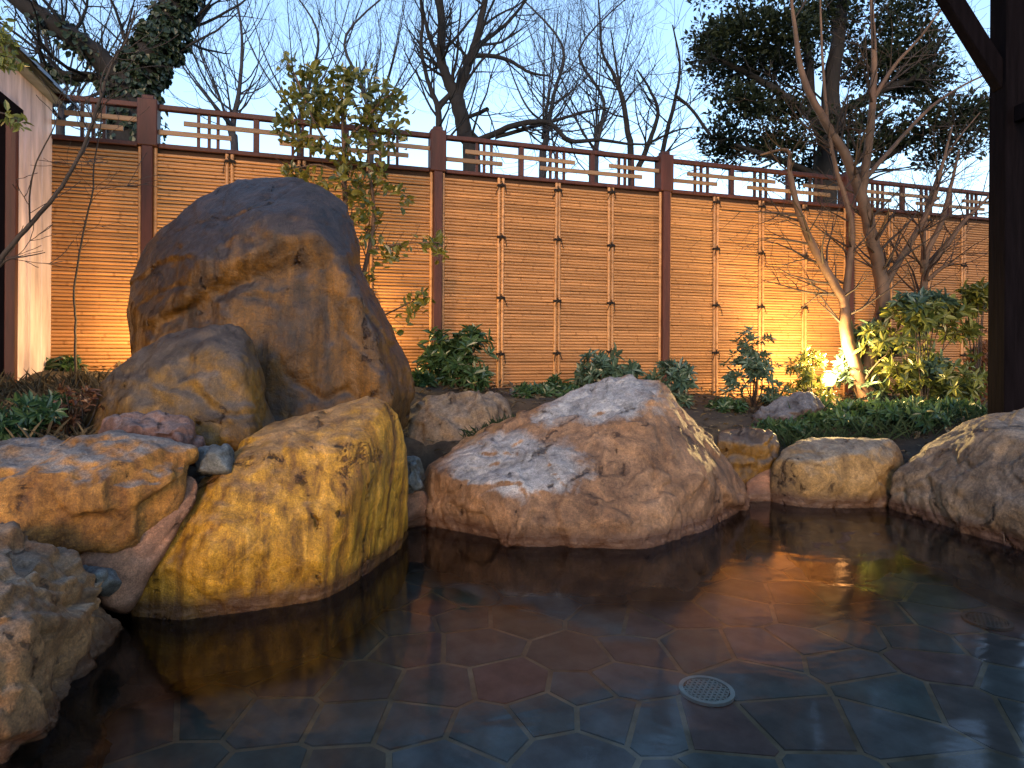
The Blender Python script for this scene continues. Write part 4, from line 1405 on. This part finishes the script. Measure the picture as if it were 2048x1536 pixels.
# ---- trees with paths read from the photograph
def tree(name, label, stems, d, mat, twig_mat, seed, twig_len=0.7, twig_n=2, twig_level=2, group=None, jitter=0.12, up=0.25, cat='tree', flat=1.0, minr=0.0018, foliage=None, wig=0.22, tip=True):
    """stems: list of ([(px, py, dd)...], [radius...]); dd is added to the distance d"""
    r = random.Random(seed)
    if d < 6 and d > 3.2:
        k_ = 1.25
        d, twig_len = d * k_, twig_len * k_
        stems = [(a, [x * k_ for x in b]) for a, b in stems]
    first = stems[0][0][0]
    p0 = P(first[0], first[1], d + first[2])
    base = Vector((p0.x, p0.y, min(p0.z, gz(p0.x, p0.y)) - 0.05))
    root = empty(name, base)
    tag(root, label, cat, group)
    trunk, small = [], []
    for si, (pp, rr_) in enumerate(stems):
        wp = [P(a, b, d + c) for a, b, c in pp]
        if si == 0 and wp[0].z > base.z + 0.1:
            wp.insert(0, base.copy())
            rr_ = [rr_[0] * 1.15] + list(rr_)
        pa, ra = smooth_path(wp, rr_, 5)
        for k in range(1, len(pa) - 1):
            pa[k] = pa[k] + rand_dir(r) * ra[k] * jitter
        trunk.append((pa, ra))
        # side branches and twigs
        n = len(pa)
        for _ in range(int(twig_n * n)):
            k = r.randint(max(1, int(n * 0.35)) if si == 0 else 1, n - 1)
            if ra[k] > 0.09 and r.random() < 0.6:
                continue
            t = (pa[k] - pa[k - 1]).normalized()
            sd_ = t.cross(rand_dir(r))
            sd_.y *= flat
            if sd_.length < 0.1:
                continue
            nd = t * r.uniform(0.3, 0.8) + sd_.normalized() * r.uniform(0.5, 0.9)
            grow(pa[k], nd, twig_len * r.uniform(0.5, 1.2), max(minr, min(ra[k] * 0.45, 0.02 * twig_len + 0.004)), twig_level, small, r, up, wig, (2, 4), flat)
    V, Q = tubes([([p - base for p in a], q) for a, q in trunk], 9)
    link('trunk', mesh_quads('trunk', V, Q, mat, True), root)
    if small:
        V, Q = tubes([([p - base for p in a], [max(minr, x) for x in q]) for a, q, l in small], 3)
        kind(link('twigs', mesh_quads('twigs', V, Q, twig_mat, True), root), 'stuff')
    return root, base, trunk, small

# multi stemmed tree in the bed
tree('bare_tree', 'multi stemmed bare tree with warm smooth bark beside the garden lamp', [
    ([(1738, 812, 0), (1735, 770, 0), (1742, 700, 0), (1765, 610, 0.0), (1760, 545, 0.0), (1740, 460, 0), (1722, 390, 0), (1690, 310, 0), (1640, 225, 0), (1605, 150, 0), (1590, 60, 0), (1580, -30, 0)], [0.075, 0.062, 0.055, 0.052, 0.05, 0.048, 0.044, 0.036, 0.03, 0.024, 0.017, 0.01]),
    ([(1730, 790, -0.02), (1700, 700, -0.05), (1690, 640, -0.1), (1688, 605, -0.1), (1660, 555, -0.12), (1625, 490, -0.15), (1600, 430, -0.18), (1580, 345, -0.2), (1575, 300, -0.2), (1520, 310, -0.25)], [0.06, 0.05, 0.044, 0.036, 0.034, 0.03, 0.026, 0.019, 0.012, 0.006]),
    ([(1690, 608, -0.1), (1698, 540, -0.08), (1705, 470, -0.05), (1695, 410, -0.02), (1670, 330, 0), (1655, 240, 0), (1645, 120, 0), (1640, -20, 0)], [0.03, 0.026, 0.022, 0.02, 0.017, 0.014, 0.01, 0.006]),
    ([(1724, 395, 0), (1735, 300, -0.02), (1745, 210, -0.05), (1748, 120, -0.05), (1745, 40, -0.05), (1740, -40, -0.05)], [0.036, 0.032, 0.027, 0.022, 0.016, 0.01]),
    ([(1746, 200, -0.05), (1790, 130, -0.1), (1840, 75, -0.15), (1880, 20, -0.2)], [0.019, 0.014, 0.010, 0.006]),
    ([(1765, 580, 0.02), (1800, 520, 0.05), (1838, 455, 0.05), (1868, 395, 0.05), (1885, 330, 0.05), (1905, 250, 0.1)], [0.03, 0.026, 0.022, 0.018, 0.012, 0.006]),
    ([(1728, 360, 0), (1790, 290, 0.1), (1850, 225, 0.15), (1910, 180, 0.2), (1990, 140, 0.25)], [0.02, 0.016, 0.013, 0.009, 0.006]),
    ([(1750, 740, 0.1), (1800, 680, 0.1), (1835, 620, 0.12), (1850, 560, 0.12), (1852, 510, 0.12), (1880, 450, 0.12), (1900, 380, 0.12), (1918, 300, 0.15)], [0.034, 0.032, 0.03, 0.028, 0.024, 0.02, 0.015, 0.008]),
    ([(1852, 545, 0.12), (1890, 495, 0.12), (1930, 440, 0.15), (1975, 395, 0.18), (2020, 330, 0.2)], [0.022, 0.018, 0.014, 0.01, 0.006]),
    ([(1855, 560, 0.1), (1885, 535, 0.08), (1905, 528, 0.05)], [0.018, 0.014, 0.010]),
    ([(1845, 545, 0.12), (1850, 440, 0.15), (1865, 380, 0.15), (1900, 300, 0.15), (1960, 225, 0.2)], [0.02, 0.015, 0.011, 0.008, 0.004]),
], 5.15, M['bark_warm'], M['twig'], 5, twig_len=0.5, twig_n=0.5, twig_level=2, up=0.3)

# ivy covered tree beyond the fence
root, base, trunk, _ = tree('ivy_tree', 'leaning tree trunk wrapped in dark ivy beyond the fence corner', [
    ([(262, 260, 0), (265, 190, 0), (285, 140, 0), (315, 95, 0), (338, 50, 0), (362, -10, 0), (390, -80, 0)], [0.30, 0.27, 0.23, 0.20, 0.19, 0.18, 0.16]),
    ([(262, 160, -0.1), (225, 140, -0.2), (180, 100, -0.3), (130, 65, -0.4), (70, 25, -0.5), (0, -30, -0.6)], [0.15, 0.135, 0.12, 0.11, 0.10, 0.08]),
    ([(255, 180, 0), (200, 157, 0), (130, 150, -0.1), (85, 135, -0.2), (20, 125, -0.3)], [0.09, 0.065, 0.055, 0.045, 0.03]),
    ([(330, 85, 0), (360, 68, 0.1), (385, 50, 0.2), (420, 10, 0.3)], [0.07, 0.06, 0.05, 0.03]),
], 8.0, M['bark_dark'], M['bark_dark'], 8, twig_len=1.3, twig_n=0.6, twig_level=2)
def ivy():
    r = random.Random(4)
    B, D, N, L, W = [], [], [], [], []
    for ti, n, lo, hi in ((0, 5200, 0.0, 1.0), (1, 160, 0.3, 0.8), (2, 200, 0.0, 0.9)):
        pa, ra = trunk[ti]
        m = len(pa)
        for _ in range(n):
            k = r.uniform(lo, hi) * (m - 1)
            i = min(int(k), m - 2)
            p = pa[i].lerp(pa[i + 1], k - i)
            t = (pa[i + 1] - pa[i]).normalized()
            o = t.cross(rand_dir(r)).normalized()
            bul = 1.0 + 0.55 * mnoise.noise(p * 2.6) + 0.35 * r.random() ** 2
            p = p + o * ra[i] * bul * (0.9 if ti == 0 else 1.0)
            B.append(p - base)
            D.append(o * 0.5 + rand_dir(r) * 0.6 - Vector((0, 0, 0.7)))
            N.append(o + rand_dir(r) * 0.5)
            l = r.uniform(0.05, 0.10)
            L.append(l)
            W.append(l * 0.85)
    kind(link('ivy', leaf_mesh('ivy', B, D, N, L, W, M['leaf_ivy'], 0.1), root), 'stuff')
ivy()

# dark forked tree beyond the middle of the fence
tree('bare_tree', 'dark forked bare tree rising beyond the middle fence post', [
    ([(945, 330, 0), (930, 270, 0), (922, 230, 0), (910, 190, 0), (893, 155, 0), (882, 115, 0), (884, 60, 0), (878, -10, 0), (870, -80, 0)], [0.125, 0.11, 0.105, 0.10, 0.07, 0.065, 0.06, 0.05, 0.04]),
    ([(914, 192, 0), (928, 150, 0.05), (942, 112, 0.1), (955, 70, 0.15), (968, 10, 0.2), (985, -60, 0.2)], [0.085, 0.07, 0.065, 0.055, 0.045, 0.03]),
    ([(879, 310, -0.1), (878, 255, -0.1), (876, 216, -0.1), (862, 180, -0.1), (850, 140, -0.1), (842, 90, -0.1), (845, 40, -0.1), (835, -50, -0.1)], [0.05, 0.045, 0.042, 0.032, 0.028, 0.026, 0.022, 0.015]),
    ([(877, 218, -0.1), (892, 198, -0.05), (906, 180, 0)], [0.035, 0.035, 0.035]),
    ([(888, 130, 0), (865, 90, -0.1), (850, 40, -0.2), (838, -20, -0.2)], [0.04, 0.032, 0.025, 0.015]),
    ([(943, 112, 0.1), (985, 112, 0), (1020, 122, -0.1), (1060, 145, -0.2), (1100, 152, -0.3)], [0.035, 0.03, 0.026, 0.02, 0.01]),
    ([(950, 95, 0.1), (985, 70, 0.3), (1020, 40, 0.4), (1060, -10, 0.5)], [0.035, 0.03, 0.025, 0.015]),
    ([(935, 290, 0), (985, 270, -0.1), (1030, 250, -0.2), (1080, 243, -0.3), (1105, 250, -0.3), (1140, 281, -0.4), (1200, 280, -0.5), (1260, 288, -0.6), (1310, 288, -0.6)], [0.05, 0.045, 0.04, 0.036, 0.034, 0.03, 0.024, 0.016, 0.01]),
    ([(990, 275, -0.1), (1060, 255, -0.1), (1120, 238, 0), (1180, 222, 0.1), (1225, 215, 0.2)], [0.03, 0.028, 0.024, 0.016, 0.008]),
    ([(935, 235, 0), (960, 225, -0.2), (975, 218, -0.3)], [0.03, 0.026, 0.03]),
], 9.0, M['bark_dark'], M['bark_dark'], 12, twig_len=1.2, twig_n=0.45, twig_level=2, up=0.5, minr=0.002)

tree('bare_tree', 'slender three stemmed bare tree beyond the third fence post', [
    ([(1262, 340, 0), (1255, 260, 0), (1245, 200, 0), (1228, 150, 0), (1205, 105, 0), (1200, 40, 0), (1195, -30, 0)], [0.05, 0.042, 0.036, 0.028, 0.02, 0.014, 0.008]),
    ([(1275, 340, 0.1), (1300, 280, 0.1), (1316, 225, 0.1), (1300, 180, 0.1), (1275, 140, 0.1)], [0.045, 0.036, 0.028, 0.02, 0.012]),
    ([(1318, 340, 0.2), (1335, 260, 0.2), (1350, 200, 0.2), (1360, 130, 0.2), (1345, 50, 0.2)], [0.04, 0.034, 0.026, 0.018, 0.01]),
    ([(1245, 200, 0), (1232, 130, 0.2), (1222, 60, 0.3)], [0.022, 0.016, 0.008]),
    ([(1300, 285, 0), (1350, 262, -0.2), (1385, 255, -0.3)], [0.02, 0.014, 0.008]),
    ([(1420, 270, -0.2), (1380, 215, -0.2), (1350, 190, -0.2)], [0.025, 0.022, 0.018]),
], 9.6, M['bark_dark'], M['bark_dark'], 13, twig_len=1.1, twig_n=0.55, twig_level=2, up=0.7, minr=0.002)

# pale far trees, a veil of fine twigs
G2 = 'far bare trees seen as a veil of twigs'
far = [(470, 260, 15, 21, 'far bare tree with pale twigs rising beside the ivy trunk'),
       (740, 260, 16, 22, 'far bare tree with pale twigs behind the camellia crown'),
       (1085, 280, 15, 23, 'far bare tree with pale twigs between the two dark bare trees'),
       (1190, 290, 17, 24, 'far bare tree with pale twigs behind the slender stems'),
       (600, 250, 18, 25, 'farthest bare tree, pale twigs left of the camellia crown'),
       (120, 230, 14, 26, 'far bare tree with pale twigs above the pale wall')]
for (x, y, d, s, lab) in far:
    r = random.Random(s)
    st = [([(x, y + 60, 0), (x + r.uniform(-8, 8), y, 0), (x + r.uniform(-25, 25), y - 90, 0), (x + r.uniform(-50, 50), y - 190, 0), (x + r.uniform(-70, 70), y - 300, 0)], [0.09, 0.07, 0.045, 0.03, 0.012])]
    for _ in range(5):
        k = r.uniform(-150, 150)
        st.append(([(x + r.uniform(-6, 6), y + r.uniform(-40, 30), 0), (x + k * 0.4, y - 70, r.uniform(-1, 1)), (x + k * 0.8, y - 150, r.uniform(-2, 2)), (x + k * 1.15, y - 260, r.uniform(-2, 2))], [0.03, 0.022, 0.016, 0.008]))
    tree('bare_tree', lab, st, d, M['bark_far'], M['bark_far'], s, twig_len=2.0, twig_n=0.7, twig_level=2, up=0.9, group=G2, minr=0.0016, wig=0.16)

# broad evergreen
def evergreen():
    root, base, trunk, small = tree('evergreen_tree', 'broad dark evergreen tree behind the multi stemmed tree', [
        ([(1650, 470, 0), (1652, 350, 0), (1660, 250, 0), (1665, 150, 0), (1680, 50, 0), (1690, -60, 0)], [0.20, 0.18, 0.16, 0.13, 0.10, 0.06]),
        ([(1655, 300, 0), (1625, 220, 0.2), (1618, 130, 0.3), (1600, 30, 0.4)], [0.10, 0.09, 0.07, 0.04]),
        ([(1660, 240, 0), (1740, 190, -0.3), (1820, 160, -0.5), (1870, 130, -0.6)], [0.08, 0.06, 0.05, 0.03]),
        ([(1655, 260, 0), (1580, 200, -0.3), (1500, 150, -0.5), (1440, 120, -0.7)], [0.09, 0.07, 0.05, 0.03]),
        ([(1655, 360, 0), (1560, 320, -0.4), (1470, 290, -0.6)], [0.07, 0.05, 0.03]),
        ([(1655, 370, 0), (1760, 320, 0.2), (1860, 260, 0.3), (1940, 240, 0.3)], [0.08, 0.06, 0.05, 0.03]),
    ], 11.0, M['bark_dark'], M['bark_dark'], 31, twig_len=1.2, twig_n=0.6, twig_level=1)
    clumps = [(1440, 80, 55, 40), (1480, 60, 60, 40), (1545, 70, 70, 45), (1600, 55, 60, 40), (1660, 50, 70, 40), (1450, 145, 60, 45), (1420, 110, 30, 30), (1520, 140, 65, 45), (1590, 130, 60, 40), (1740, 95, 75, 45), (1800, 105, 65, 45), (1855, 110, 45, 40), (1850, 165, 45, 30), (1790, 165, 50, 25),
              (1720, 140, 50, 30), (1480, 215, 50, 35), (1545, 225, 60, 35), (1445, 285, 38, 40), (1500, 290, 60, 40), (1570, 290, 65, 40), (1700, 240, 55, 40), (1710, 310, 70, 45), (1770, 280, 60, 35), (1850, 250, 65, 40), (1920, 235, 55, 38), (1890, 300, 60, 35),
              (1980, 230, 50, 40), (1480, 0, 90, 60), (1600, -10, 90, 60), (1720, 0, 90, 60), (1820, 40, 60, 40), (1620, 345, 50, 25)]
    r = random.Random(77)
    B, D, N, L, W = [], [], [], [], []
    for (px, py, rx, ry) in clumps:
        dd = 11.0 + r.uniform(-1.2, 1.0)
        c = P(px, py, dd)
        wx, wz = rx / F * dd, ry / F * dd
        sub = []
        for _ in range(15):
            v = rand_dir(r)
            sub.append(c + Vector((v.x * wx, v.y * wx * 0.9, v.z * wz)) * r.uniform(0.4, 1.0))
        for s in sub:
            for _ in range(76):
                v = rand_dir(r)
                o = Vector((v.x, v.y, v.z * 0.6)) * r.random() ** 0.45 * 0.26
                B.append(s + o - base)
                D.append(o.normalized() + rand_dir(r) * 0.7 + Vector((0, 0, 0.25)))
                N.append(Vector((0, 0, 1)) + rand_dir(r) * 0.8)
                l = r.uniform(0.06, 0.12)
                L.append(l)
                W.append(l * r.uniform(0.4, 0.6))
    kind(link('crown', leaf_mesh('crown', B, D, N, L, W, M['leaf_ever'], 0.15, False), root), 'stuff')
evergreen()

# camellia against the fence
def camellia():
    root, base, trunk, small = tree('camellia', 'slim camellia with yellow green leaves rising behind the tall boulder', [
        ([(700, 560, 0), (694, 480, 0), (690, 400, 0), (688, 330, 0), (686, 270, 0), (684, 200, 0), (690, 150, 0)], [0.022, 0.02, 0.017, 0.014, 0.011, 0.008, 0.004]),
        ([(720, 580, 0.03), (738, 500, 0.03), (748, 430, 0.02), (740, 350, 0), (735, 280, 0)], [0.016, 0.014, 0.012, 0.009, 0.005]),
        ([(688, 330, 0), (650, 280, -0.05), (620, 225, -0.1), (595, 160, -0.1), (575, 125, -0.1)], [0.010, 0.009, 0.007, 0.005, 0.003]),
        ([(686, 290, 0), (730, 240, -0.05), (765, 200, -0.1), (790, 185, -0.1)], [0.010, 0.008, 0.006, 0.003]),
        ([(690, 350, 0), (640, 330, -0.05), (600, 335, -0.1), (575, 340, -0.1)], [0.008, 0.006, 0.004, 0.003]),
        ([(740, 350, 0), (770, 300, -0.05), (790, 240, -0.05)], [0.007, 0.005, 0.003]),
        ([(745, 500, 0), (790, 490, -0.05), (840, 485, -0.1), (880, 485, -0.1)], [0.007, 0.006, 0.004, 0.003]),
        ([(745, 640, 0), (790, 620, -0.1), (830, 600, -0.1)], [0.006, 0.005, 0.003]),
    ], 4.12, M['bark_warm'], M['twig'], 41, twig_len=0.16, twig_n=0.5, twig_level=0, cat='tree')
    cl = [(580, 125, 14, 12, 7), (610, 150, 25, 18, 14), (640, 140, 26, 12, 12), (690, 150, 30, 18, 20), (715, 150, 20, 15, 12), (600, 190, 32, 26, 24), (640, 195, 34, 28, 30), (690, 190, 34, 24, 24), (620, 235, 40, 24, 26), (565, 245, 16, 22, 12), (570, 270, 20, 12, 10), (660, 230, 36, 22, 26), (690, 215, 22, 20, 14),
          (750, 175, 28, 16, 16), (770, 200, 32, 26, 26), (795, 215, 16, 20, 12), (745, 225, 28, 22, 18), (735, 250, 26, 18, 16), (780, 260, 20, 18, 12), (720, 280, 30, 20, 16), (765, 290, 28, 18, 14), (795, 265, 12, 16, 6), (600, 290, 26, 14, 10), (640, 285, 22, 16, 12), (665, 310, 26, 16, 16), (700, 320, 30, 18, 18),
          (580, 345, 20, 12, 14), (605, 350, 18, 16, 12), (635, 365, 12, 20, 10), (680, 360, 26, 18, 14), (720, 360, 28, 22, 18), (755, 345, 18, 16, 10), (725, 395, 26, 20, 14), (700, 390, 18, 16, 8), (805, 390, 18, 20, 9), (770, 370, 16, 14, 6), (740, 430, 24, 22, 12), (715, 440, 14, 20, 8), (735, 480, 20, 20, 9), (790, 500, 26, 20, 14), (770, 520, 18, 16, 8), (860, 490, 26, 16, 14), (885, 505, 14, 14, 6), (830, 610, 22, 20, 12), (815, 630, 14, 12, 6), (850, 590, 14, 10, 5), (735, 560, 16, 26, 8), (790, 660, 10, 8, 3)]
    r = random.Random(78)
    B, D, N, L, W = [], [], [], [], []
    for (px, py, rx, ry, n) in cl:
        for _ in range(int(n * 2.3)):
            p = P(px + r.gauss(0, rx * 0.55), py + r.gauss(0, ry * 0.55), 5.12 + r.gauss(0, 0.12))
            B.append(p - base)
            D.append(rand_dir(r) + Vector((0, 0, 0.1)))
            N.append(Vector((0, -0.4, 0.6)) + rand_dir(r) * 0.8)
            l = r.uniform(0.055, 0.095)
            L.append(l)
            W.append(l * 0.52)
    kind(link('foliage', leaf_mesh('foliage', B, D, N, L, W, M['leaf_camellia'], 0.15), root), 'stuff')
camellia()

# thin sapling and bending bare branch by the wall
tree('sapling', 'thin leafless sapling standing before the fence corner', [
    ([(152, 770, 0), (150, 700, 0), (151, 640, 0), (148, 580, 0), (160, 500, 0), (172, 440, 0), (186, 380, 0), (188, 330, 0), (200, 260, 0), (205, 200, 0)], [0.008, 0.007, 0.0065, 0.006, 0.0055, 0.005, 0.0045, 0.004, 0.003, 0.002]),
], 3.78, M['twig'], M['twig'], 51, twig_len=0.22, twig_n=0.35, twig_level=1, jitter=0.3)
tree('sapling', 'slender bare sapling arching across the pale wall and corner', [
    ([(-90, 900, 0), (-60, 700, 0), (-20, 560, 0), (20, 495, 0), (70, 438, 0), (115, 385, 0), (152, 325, 0), (178, 265, 0), (200, 200, 0), (215, 150, 0), (232, 115, 0), (255, 75, 0), (270, 20, 0)], [0.016, 0.015, 0.013, 0.011, 0.010, 0.009, 0.008, 0.0075, 0.007, 0.006, 0.005, 0.004, 0.003]),
    ([(200, 205, 0), (205, 150, 0.02), (230, 110, 0.05), (250, 60, 0.05)], [0.004, 0.0035, 0.003, 0.002]),
    ([(60, 450, 0), (60, 380, -0.1), (75, 320, -0.15), (110, 250, -0.2), (120, 200, -0.2)], [0.004, 0.0035, 0.003, 0.0025, 0.002]),
    ([(-10, 545, 0), (15, 520, -0.05), (55, 512, -0.1), (90, 505, -0.1)], [0.004, 0.0035, 0.003, 0.002]),
], 3.0, M['twig'], M['twig'], 52, twig_len=0.3, twig_n=0.22, twig_level=1, jitter=0.25)
# overhanging leaves at the top corner
def overhang():
    root, base, trunk, small = tree('overhanging_branch', 'green leafy branch hanging into the top corner above the wall', [
        ([(-160, 900, 0), (-150, 500, 0), (-110, 200, 0), (-60, 80, 0), (-20, 70, 0), (20, 110, 0)], [0.03, 0.03, 0.025, 0.015, 0.01, 0.004]),
        ([(-110, 200, 0), (-60, 220, 0), (0, 225, 0), (40, 240, 0)], [0.008, 0.006, 0.004, 0.002]),
    ], 3.0, M['twig'], M['twig'], 53, twig_len=0.2, twig_n=0.0, twig_level=0)
    r = random.Random(79)
    B, D, N, L, W = [], [], [], [], []
    for (px, py, rx, ry, n) in [(8, 85, 14, 25, 50), (20, 125, 22, 14, 45), (0, 50, 16, 30, 30), (25, 235, 18, 10, 22), (42, 248, 8, 10, 8)]:
        for _ in range(n):
            p = P(px + r.gauss(0, rx * 0.6), py + r.gauss(0, ry * 0.6), 3.0 + r.gauss(0, 0.06))
            B.append(p - base)
            D.append(rand_dir(r) - Vector((0, 0, 0.3)))
            N.append(Vector((0, -0.4, 0.6)) + rand_dir(r) * 0.8)
            l = r.uniform(0.035, 0.06)
            L.append(l)
            W.append(l * 0.4)
    kind(link('foliage', leaf_mesh('foliage', B, D, N, L, W, M['leaf_lime'], 0.15), root), 'stuff')
overhang()
